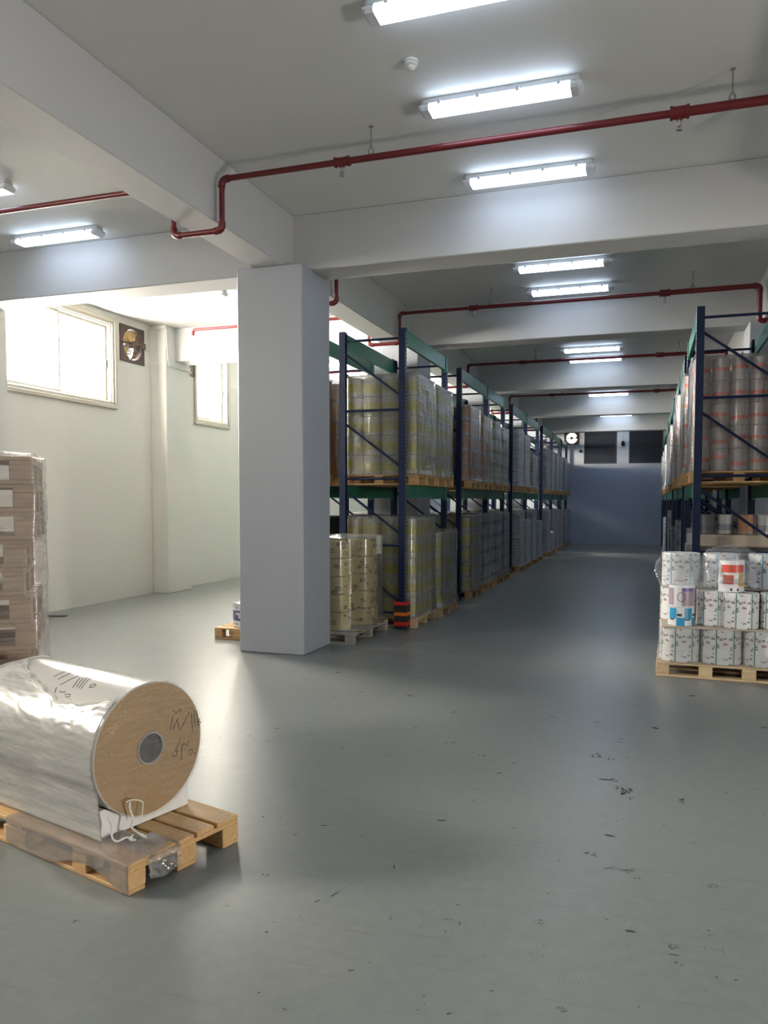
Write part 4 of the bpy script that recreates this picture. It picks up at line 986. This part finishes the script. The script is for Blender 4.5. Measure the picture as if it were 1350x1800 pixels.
# corner column of the load is at the aisle side, low y
yxs = [YX+0.46-0.30-k*0.37 for k in range(3)]
k = 0
pos = {'at the corner by the column': (YX+0.12, YY-0.36, 5, -0.30), 'behind the corner towards the rack': (YX+0.27, YY+0.12, 5, 0.0), 'at the far end by the rack': (YX+0.20, YY+0.47, 4, 0.0), 'deeper beside the column': (YX-0.25, YY-0.36, 5, 0.0), 'deeper in the middle': (YX-0.12, YY+0.06, 5, 0.0)}
for nm, (x, y, n_, _) in pos.items():
    for q in range(n_):
        jx = random.Random(q*13+len(nm)).uniform(-0.008, 0.008)
        o = link('film_roll', roll_mesh(R_ if 'rack' not in nm or 'behind' in nm else 0.165, rh_, 'print_roll', 28), None, (x+jx, y, 0.146+q*(rh_+0.003)), q*0.9+len(nm))
        tag(o, 'yellow printed roll %s, %s up its stack' % (nm, ORD[q]), 'roll', 'yellow printed rolls beside the column')
fy = film_shell(0.92, 1.16, 5*rh_+0.04, 41, amp=0.010, flare=0.05, top=True, cr=0.2)
tag(obj('stretch_wrap', fy, M['film'], None, (YX-0.01, YY+0.03, 0.15), YRZ), 'clear stretch wrap around the yellow printed rolls beside the column', 'film', 'clear wraps around loads')
# small pallet behind the other side of the column
pallet('small pine pallet half hidden behind the grey column', (-4.87, 9.11, 0), 0.0, 0.62, 0.82, 'wood')
def sacks():
    t = thing('label_roll', 'white roll with dark blue label on the small pallet behind column', 'roll', (-4.80, 8.98, 0.147))
    link('body', roll_mesh(0.235, 0.30, 'white_web', 32), t)
    v, f = [], []
    def patch(nm, a0, a1, h0, h1, m):
        v, f = [], []; n = 12; r = 0.235
        for i in range(n+1):
            q = math.radians(a0+(a1-a0)*i/n)
            for rr in (r+0.0003, r+0.0015):
                for hh in (h0, h1): v.append((rr*math.cos(q), rr*math.sin(q), hh))
        for i in range(n):
            a = 4*i; b = a+4; f += [(a+2, b+2, b+3, a+3), (a, a+1, b+1, b), (a, b, b+2, a+2), (a+1, a+3, b+3, b+1)]
        f += [(0, 2, 3, 1), (4*n, 4*n+1, 4*n+3, 4*n+2)]
        obj(nm, MB().add(v, f, True), m, t)
    M['navyprint'] = plain('navy_print', (0.10, 0.10, 0.22), 0.4, grain=0.5, gscale=60)
    patch('blue_label', -178, -20, 0.085, 0.215, M['navyprint'])
    patch('print_mark', -118, -100, 0.16, 0.19, M['white_web']); patch('print_mark', -106, -100, 0.12, 0.16, M['white_web'])
    for a in range(-170, -30, 14): patch('print_mark', a, a+5, 0.035, 0.055, M['inkprint'])
    for a in range(-165, -40, 22): patch('print_mark', a, a+10, 0.24, 0.262, M['mauve'])
    obj('film_top', MB().lathe([(0.237, 0.28), (0.236, 0.302), (0.12, 0.330), (0.0, 0.34)], 24), M['film'], t)
sacks()

# ------------------------------------------------------------------ big film roll on its pallet, in front
P0 = Vector((-2.147, 2.854, 0)); PRZ = math.radians(-15.6)
def pw(x, y, z): return tuple(P0 + Matrix.Rotation(PRZ, 3, 'Z') @ Vector((x, y, z)))
def pallet_front():
    LX, LY = 1.32, 0.685
    t = thing('wooden_pallet', 'pine pallet on the floor under the big clear film roll', 'pallet', pw(-LX/2, LY/2, 0), PRZ)
    hx, hy = LX/2, LY/2; m = 'wood'
    bxs = [(hx-0.0625, 0.125), (hx-0.355, 0.11), (hx-0.885, 0.2), (-hx+0.0625, 0.125)]
    bys = [(-hy+0.05, 0.1), (0.0, 0.12), (hy-0.055, 0.11)]
    for y, wy in bys: link('bottom_board', pal_piece('bottom_board', LX-0.004, wy-0.006, 0.022, m), t, (0, y, 0))
    for x, wx in bxs:
        for y, wy in bys: link('block', pal_piece('block', wx, wy, 0.078, m), t, (x, y, 0.022))
    for x, wx in bxs: link('stringer_board', pal_piece('stringer_board', min(wx, 0.125), LY-0.004, 0.022, m), t, (x, 0, 0.1))
    y = -hy
    for wd, gp in ((0.125, 0.016), (0.135, 0.018), (0.095, 0.018), (0.11, 0.022), (0.146, 0)):
        link('deck_board', pal_piece('deck_board', LX, wd, 0.022, m), t, (0, y+wd/2, 0.122)); y += wd+gp
    nl = MB()
    y = -hy
    for wd, gp in ((0.125, 0.016), (0.135, 0.018), (0.095, 0.018), (0.11, 0.022), (0.146, 0)):
        for dy in (0.25, 0.75):
            for dx in (0.03, 0.085): nl.lathe([(0, 0.1456), (0.004, 0.1456), (0.0045, 0.144)], 8, Matrix.Translation((hx-dx, y+wd*dy, 0)))
        y += wd+gp
    stuff(obj('nail_heads', nl, M['rod'], t))
    return t
pallet_front()
RX0, RX1, RY, RZ, RR = -1.33, -0.27, 0.355, 0.527, 0.33
jr = thing('big_film_roll', 'big roll of clear film lying on pallet with a cream end face', 'roll', pw((RX0+RX1)/2, RY, RZ), PRZ)
hl = (RX1-RX0)/2
RYm = Matrix.Rotation(PI/2, 4, 'Y')
obj('web', MB().lathe([(RR-0.004, -hl+0.002), (RR, -hl+0.006), (RR, hl-0.006), (RR-0.004, hl-0.002)], 96, RYm), M['web'], jr)
obj('end_face', MB().lathe([(0.082, hl-0.03), (0.082, hl), (RR-0.003, hl), (RR-0.003, hl-0.004)], 96, RYm), M['roll_end'], jr)
obj('end_face', MB().lathe([(0.082, -hl), (RR-0.003, -hl), (RR-0.003, -hl+0.004)], 96, RYm), M['roll_end'], jr)
obj('core_tube', MB().lathe([(0.072, -hl-0.004), (0.081, -hl-0.004), (0.081, hl+0.004), (0.072, hl+0.004), (0.071, hl-0.05)], 40, RYm), M['core'], jr)
obj('core_plug', MB().lathe([(0.0, hl-0.012), (0.0715, hl-0.012), (0.0715, hl-0.03)], 32, RYm), M['core_dark'], jr)
END = [[(0.497,0.676),(0.506,0.682),(0.514,0.666),(0.529,0.672),(0.542,0.683),(0.551,0.676),(0.549,0.664)],
[(0.498,0.654),(0.490,0.629),(0.485,0.612),(0.475,0.580)],[(0.530,0.641),(0.525,0.626),(0.511,0.610),(0.493,0.582)],[(0.521,0.629),(0.532,0.608),(0.535,0.576)],
[(0.609,0.654),(0.585,0.627),(0.571,0.604),(0.544,0.572)],[(0.620,0.640),(0.624,0.581),(0.627,0.545)],[(0.641,0.652),(0.638,0.623),(0.644,0.567)],
[(0.657,0.646),(0.660,0.613),(0.662,0.567),(0.670,0.585),(0.676,0.600)],[(0.668,0.588),(0.681,0.582),(0.680,0.571),(0.672,0.566),(0.666,0.574),(0.668,0.588)],
[(0.543,0.529),(0.538,0.509),(0.523,0.492),(0.511,0.469),(0.525,0.462)],[(0.487,0.460),(0.502,0.440),(0.519,0.452),(0.525,0.470)],[(0.553,0.496),(0.552,0.453),(0.551,0.413)],
[(0.560,0.502),(0.566,0.481),(0.576,0.494),(0.586,0.476),(0.595,0.479),(0.600,0.503)],[(0.600,0.451),(0.620,0.449),(0.625,0.436),(0.613,0.423),(0.599,0.429),(0.597,0.443),(0.600,0.451)],[(0.639,0.427),(0.641,0.418)]]
ink = MB()
for s in END: ink.tube([(hl+0.0006, y-RY, z-RZ) for y, z in s], 0.0019, 6)
w1 = obj('handwriting', ink, M['ink'], jr); w1['label'] = 'black marker handwriting on the cream end face'
BODY = [[(-0.857,102.58),(-0.868,113.18)],[(-0.800,103.52),(-0.816,115.34)],[(-0.719,105.06),(-0.753,121.16)],[(-0.691,107.19),(-0.649,121.07)],[(-0.665,106.79),(-0.631,119.29)],[(-0.648,105.12),(-0.605,120.11)],[(-0.625,104.84),(-0.584,120.52)],
[(-0.543,116.69),(-0.521,115.84),(-0.520,112.54),(-0.537,111.16),(-0.554,113.24),(-0.543,116.69)],[(-0.761,124.22),(-0.738,129.71)],[(-0.715,126.99),(-0.694,128.38),(-0.691,126.74),(-0.673,127.71),(-0.675,125.74)],
[(-0.656,129.17),(-0.625,127.72),(-0.612,129.76),(-0.620,131.42),(-0.642,130.69)],[(-0.589,132.34),(-0.583,132.64)]]
ink = MB()
for s in BODY:
    pts = []
    for (a, b) in zip(s[:-1], s[1:]):
        for k in range(4): pts.append((a[0]+(b[0]-a[0])*k/4, a[1]+(b[1]-a[1])*k/4))
    pts.append(s[-1])
    ink.tube([(x-(RX0+RX1)/2, (RR+0.0004)*math.cos(math.radians(q)), (RR+0.0004)*math.sin(math.radians(q))) for x, q in pts], 0.0016, 6)
w2 = obj('handwriting', ink, M['ink'], jr); w2['label'] = 'faint marker handwriting along the top of the roll'
# foam cradle
def cradle():
    mb = MB(); n = 20; y0, y1 = 0.09, 0.63; pr = []
    for k in range(n+1):
        y = y0+(y1-y0)*k/n; d = (RR+0.002)**2-(y-RY)**2
        zc = RZ-math.sqrt(max(d, 0)); pr.append((y, min(zc, 0.285)))
    prof = [(y0, 0.146)]+pr+[(y1, 0.146)]
    m = len(prof); xs = (-1.10, -0.315)
    v = [(x, y, z) for x in xs for y, z in prof]
    f = [(k, (k+1) % m, m+(k+1) % m, m+k) for k in range(m)]
    for s in (0, m):
        for k in range(1, m-1):
            pass
    # end faces as quads down to the base line
    base = len(v)
    for x in xs: v += [(x, y, 0.146) for y, z in pr]
    np_ = len(pr)
    for e in (0, 1):
        for k in range(np_-1): f.append((e*m+1+k, e*m+2+k, base+e*np_+k+1, base+e*np_+k))
    mb.add([(a, b, c) for a, b, c in v], f)
    o = obj('foam_cradle', mb, M['foam'], None, tuple(P0), PRZ)
    tag(o, 'white foam cradle wedged under the big clear film roll', 'cradle')
cradle()
# draped stretch film: round the roll and down to the cradle
def edge_angle(x):
    """angle (deg, from the far side over the top) where the slipped film begins, along the roll"""
    P = [(-1.36, 15), (-1.30, 60), (-1.24, 97), (-1.10, 112), (-0.95, 119), (-0.80, 127), (-0.68, 133), (-0.58, 135), (-0.48, 133), (-0.38, 128), (-0.27, 118), (-0.24, 112)]
    for (x0_, a0), (x1_, a1) in zip(P[:-1], P[1:]):
        if x <= x1_:
            t = max(0, (x-x0_)/(x1_-x0_)); return a0+(a1-a0)*t
    return P[-1][1]
def drape():
    v, f = [], []; NX, NQ = 90, 60
    r = RR+0.007
    A1 = 205.0
    for i in range(NX+1):
        u = i/NX; x0_ = RX0-0.03+(RX1-RX0+0.025)*u
        a0 = edge_angle(x0_)+3.0+0.8*math.sin(x0_*37)+nz(x0_*14, 0, 3, 3)
        for j in range(NQ+1):
            q = j/NQ
            if q < 0.7:
                a = math.radians(a0+(A1-a0)*q/0.7); y, z = RY+r*math.cos(a), RZ+r*math.sin(a)
            else:
                t = (q-0.7)/0.3; a = math.radians(A1)
                y = RY+r*math.cos(a); z = RZ+r*math.sin(a)
                y += (0.070-y)*t**0.85; z += (0.149-z)*t
            x = x0_
            k = max(0, 1-u/0.16)**2
            cy, cz = y-RY, z-RZ
            y = RY+cy*(1-0.20*k); z = RZ+cz*(1-0.14*k); x -= 0.12*k
            o = abs(nz(x*3+q*9, q*40-x*9, 2.0, 0.005))+0.006*max(0, 1-q/0.06)
            ln = math.hypot(cy, cz); y += cy/ln*o; z += cz/ln*o
            v.append((x, y, max(z, 0.1475)))
    for i in range(NX):
        for j in range(NQ): f.append((i*(NQ+1)+j, i*(NQ+1)+j+1, (i+1)*(NQ+1)+j+1, (i+1)*(NQ+1)+j))
    o = obj('stretch_wrap', MB().add(v, f, True), M['film_jumbo'], None, tuple(P0), PRZ)
    sol = o.modifiers.new('thickness', 'SOLIDIFY'); sol.thickness = 0.0008
    tag(o, 'clear stretch film draped over the big roll and its cradle', 'film', 'clear wraps around loads')
    lip = MB()
    for s in range(7):
        pts = []
        for i in range(60):
            x = -1.29+1.02*i/59
            a = math.radians(edge_angle(x)+3.0+0.8*math.sin(x*37)+nz(x*14, 0, 3, 3)+1.5*(s-1)*(0.6+0.4*math.sin(x*9+s))+0.8*math.sin(x*33+s*2.1))
            rr = RR+0.012+0.003*math.sin(x*41+s)
            pts.append((x, RY+rr*math.cos(a), RZ+rr*math.sin(a)))
        lip.tube(pts, 0.0013, 5)
    tag(obj('film_fold', lip, M['string'], None, tuple(P0), PRZ), 'gathered crumpled edge of film running along the big roll', 'film')
drape()
# thin film over the end face and down to the near pallet corner
def end_film():
    v, f = [], []; n, m = 40, 10
    for j in range(m+1):
        rr = 0.10+(RR+0.004-0.10)*j/m
        for k in range(n):
            q = 2*PI*k/n
            v.append((RX1+0.010+nz(math.cos(q)*rr*9, math.sin(q)*rr*9, 5, 0.006), RY+rr*math.cos(q), RZ+rr*math.sin(q)))
    for j in range(m):
        for k in range(n): f.append((j*n+k, j*n+(k+1) % n, (j+1)*n+(k+1) % n, (j+1)*n+k))
    f.append(tuple(range(n)))
    m_ = film_mat('end_film', haze=0.03, stretch=(8, 8, 34), wr=0.8, wd=0.02, rough=0.12, gl=0.25, base=0.015)
    nt = m_.node_tree
    o = obj('end_film', MB().add(v, f, True), m_, None, tuple(P0), PRZ)
    tag(o, 'thin clear film stretched over the cream end face of the big roll', 'film')
end_film()
STR = [[(-0.235,0.179,0.318),(-0.235,0.218,0.317),(-0.235,0.271,0.291),(-0.235,0.274,0.259),(-0.235,0.263,0.212),(-0.235,0.249,0.197)],
[(-0.235,0.198,0.312),(-0.235,0.198,0.279),(-0.235,0.216,0.223),(-0.235,0.206,0.187),(-0.20,0.215,0.165),(-0.17,0.234,0.150),(-0.16,0.222,0.149),(-0.19,0.209,0.168)],
[(-0.255,0.095,0.270),(-0.25,0.107,0.222),(-0.24,0.099,0.175),(-0.22,0.111,0.156),(-0.21,0.156,0.160),(-0.18,0.178,0.151),(-0.17,0.172,0.149),(-0.19,0.159,0.155),(-0.22,0.202,0.152)]]
sg = MB()
def smooth_path(p, n=5):
    p = [Vector(a) for a in p]; out = []
    for i in range(len(p)-1):
        p0, p1, p2, p3 = p[max(i-1, 0)], p[i], p[i+1], p[min(i+2, len(p)-1)]
        for k in range(n):
            t = k/n; out.append(0.5*((2*p1)+(p2-p0)*t+(2*p0-5*p1+4*p2-p3)*t*t+(3*p1-p0-3*p2+p3)*t**3))
    out.append(p[-1]); return out
for k, s in enumerate(STR):
    sp_ = smooth_path(s); sg.tube(sp_, [0.0035+0.0025*abs(math.sin(i*1.3)) if k else 0.0028 for i in range(len(sp_))], 6)
tag(obj('film_string', sg, M['string'], None, tuple(P0), PRZ), 'twisted white film tail dangling below the cream end face', 'string')
def corner_film():
    # loose sheet over the near corner of the pallet, hanging down both sides
    def fn(u, v):
        # u along the pallet (0 = towards far end), v from the deck inwards down the near side
        x = -0.95+0.962*u
        s = v*0.42
        if s < 0.22: y, z = 0.22-s, 0.1475+nz(u*9, v*8, 3, 0.003)**2*20+0.003
        else: y, z = -0.006-0.006*abs(nz(u*8, v*5, 6, 1)), 0.148-(s-0.22)*(0.62+0.25*math.sin(u*7))
        return (x+nz(u*4, v*6, 1, 0.012), y, max(z, 0.012))
    o = rag('loose_film', 'loose clear film lying over the near edge of the pine pallet', fn, 40, 20, 'film_corner')
    o.location = tuple(P0); o.rotation_euler = (0, 0, PRZ)
    def fn2(u, v):
        y = 0.10+0.19*u; z = 0.150-(0.12*v)*(1-0.35*abs(u-0.45)) + 0.0
        if v < 0.12: return (0.012-0.2*(0.12-v)/0.12, y, 0.1485)
        return (0.010+0.02*v+nz(u*9, v*9, 2, 0.012), y+nz(u*7, v*7, 8, 0.012), z)
    o = rag('loose_film', 'crumpled clear film hanging off the pallet end between two blocks', fn2, 22, 14, 'film_loose')
    o.location = tuple(P0); o.rotation_euler = (0, 0, PRZ)
M['film_corner'] = film_mat('loose_edge_film', haze=0.22, stretch=(5, 5, 8), wr=0.5, wd=0.010, rough=0.2, gl=0.35, base=0.02, tint=(0.62, 0.57, 0.55))
corner_film()

# ------------------------------------------------------------------ wrapped stack of empty pallets
SRZ = math.radians(38)
corner = Vector((-3.54, 3.84, 0)); NT, TH = 12, 0.168
rx = Matrix.Rotation(SRZ, 3, 'Z')
rnd = random.Random(5)
offs = [0, 0.01, -0.02, 0.0, -0.03, 0.015, -0.005, -0.045, -0.04, 0.025, 0.02, 0.012]
for k in range(NT):
    ctr = corner + rx @ Vector((-0.6+offs[k], 0.40, 0)) + Vector((0, 0, k*TH))
    pallet('dull wooden pallet, %s up the wrapped pallet stack' % ORD[k], tuple(ctr), SRZ+rnd.uniform(-0.012, 0.012), 1.2, 0.8, 'wood_dull', h=TH-0.001, group='pallets in the wrapped stack')
ctr = corner + rx @ Vector((-0.6, 0.40, 0))
fs = film_shell(1.2+0.07, 0.8+0.035, NT*TH+0.012, 61, amp=0.012, flare=0.0, top=True, lev=44, nx=20, cr=0.03, z0=0.06)
tag(obj('stretch_wrap', fs, M['film_thick'], None, tuple(ctr), SRZ), 'hazy stretch wrap around the tall stack of empty pallets', 'film', 'clear wraps around loads')

# ------------------------------------------------------------------ marks and scraps on the floor
FL = bpy.data.objects['floor']
def scuffs():
    mb = MB(); rnd = random.Random(3)
    def blot(x, y, lx, ly, a):
        n = 9; v = [(x, y, 0.0006)]
        for k in range(n):
            q = 2*PI*k/n; s = rnd.uniform(0.55, 1.0); dx, dy = lx*s*math.cos(q), ly*s*math.sin(q)
            v.append((x+dx*math.cos(a)-dy*math.sin(a), y+dx*math.sin(a)+dy*math.cos(a), 0.0006))
        mb.add(v, [(0, 1+k, 1+(k+1) % n) for k in range(n)])
    for x, y, lx, ly, a, c in MARKS:
        if c == 1: blot(x, y, lx if lx < 0.06 else lx, min(ly, 0.35*lx+0.003), a)
        else:
            for k in range(c): blot(x+rnd.uniform(-lx, lx), y+rnd.uniform(-ly, ly), lx*0.36, ly*0.32, a+rnd.uniform(-0.4, 0.4))
    for _ in range(150):
        y = 1.3+7.5*rnd.random()**1.4; x = rnd.uniform(-0.55, 0.28)*y
        if -3.6 < x < -1.6 and 2.4 < y < 4.4: continue
        l_ = rnd.choice((0.004, 0.006, 0.009, 0.014, 0.03))*(0.7+0.1*y)
        blot(x, y, l_, max(0.0025, l_*rnd.uniform(0.15, 0.6)), rnd.uniform(-0.7, 0.9))
    stuff(obj('scuff_marks', mb, M['scuff'], FL))
MARKS = [(-0.31,5.52,0.040,0.042,-0.00,6),(-0.21,5.48,0.023,0.033,0.33,4),(-0.21,5.06,0.067,0.028,0.33,7),(-0.14,4.92,0.023,0.033,0.33,5),(-0.09,4.87,0.032,0.064,0.33,9),(-0.07,4.77,0.020,0.025,0.33,4),(0.22,4.83,0.020,0.055,0.33,6),(-1.06,5.24,0.035,0.031,-0.50,3),(-1.28,5.22,0.008,0.016,0.33,1),(-0.82,5.20,0.013,0.031,0.33,2),(-1.33,5.47,0.038,0.027,0.33,3),(-1.49,6.30,0.025,0.047,0.33,4),(-1.62,3.84,0.031,0.007,0.33,1),(-1.39,3.78,0.016,0.014,0.33,3),(-1.12,3.50,0.031,0.004,-1.26,1),(-1.29,3.17,0.049,0.006,1.25,1),(-1.27,3.23,0.009,0.010,0.33,2),(-1.34,3.09,0.025,0.005,1.19,1),(-1.66,3.24,0.023,0.013,-0.45,3),(-1.02,2.66,0.013,0.005,0.32,1),(-0.76,3.13,0.027,0.009,0.83,3),(-0.74,3.03,0.020,0.010,-0.62,3),(-1.36,2.94,0.011,0.009,0.32,2),(-1.99,3.84,0.013,0.023,1.73,1),(-0.24,3.94,0.026,0.022,0.33,7),(-0.08,3.82,0.132,0.008,0.45,6),(-0.02,3.75,0.018,0.011,0.33,4),(-0.14,3.34,0.013,0.012,0.32,4),(-0.39,3.48,0.006,0.016,-0.63,1),(-0.19,4.35,0.006,0.031,0.33,2),(-0.38,3.82,0.007,0.012,0.33,1),(0.14,3.09,0.011,0.020,-0.79,3),(0.27,3.05,0.006,0.015,0.32,1),(-0.00,2.78,0.004,0.009,0.32,1),(-0.38,3.06,0.053,0.003,-1.44,2),(-0.35,2.99,0.061,0.003,-1.45,2),(0.24,3.24,0.083,0.003,-1.63,2),(0.32,3.78,0.060,0.003,-1.65,2),(0.30,3.35,0.053,0.005,-1.65,2),(-0.81,2.48,0.005,0.008,0.32,2),(-0.97,2.73,0.004,0.007,0.32,1),(-0.92,3.00,0.008,0.009,0.32,2),(-0.90,3.61,0.004,0.008,0.33,1),(-0.72,2.60,0.005,0.006,0.32,1),(-2.08,4.54,0.007,0.021,0.33,1),(-2.35,5.32,0.028,0.019,0.33,3),(-2.02,5.13,0.027,0.026,0.33,3),(-1.12,5.08,0.015,0.023,0.33,2),(-0.94,4.45,0.009,0.018,0.33,1),(-0.71,3.11,0.023,0.003,-1.34,1),(-0.84,3.17,0.013,0.006,0.32,2),(-0.35,6.23,0.009,0.032,0.33,1),(-0.26,2.84,0.023,0.004,-1.47,2),(-0.21,2.85,0.018,0.004,-1.49,2),(0.23,2.95,0.005,0.014,0.32,2),(-0.16,5.95,0.033,0.019,0.33,3),(-0.43,5.67,0.013,0.018,0.33,2)]
scuffs()
tag(obj('floor_scrap', MB().box(-0.16, 0.16, -0.05, 0.05, 0, 0.012, bev=0.004), M['scuff'], None, (-8.45, 9.62, 0.0005), 0.35), 'small flat dark scrap on the floor by the window wall', 'scrap')
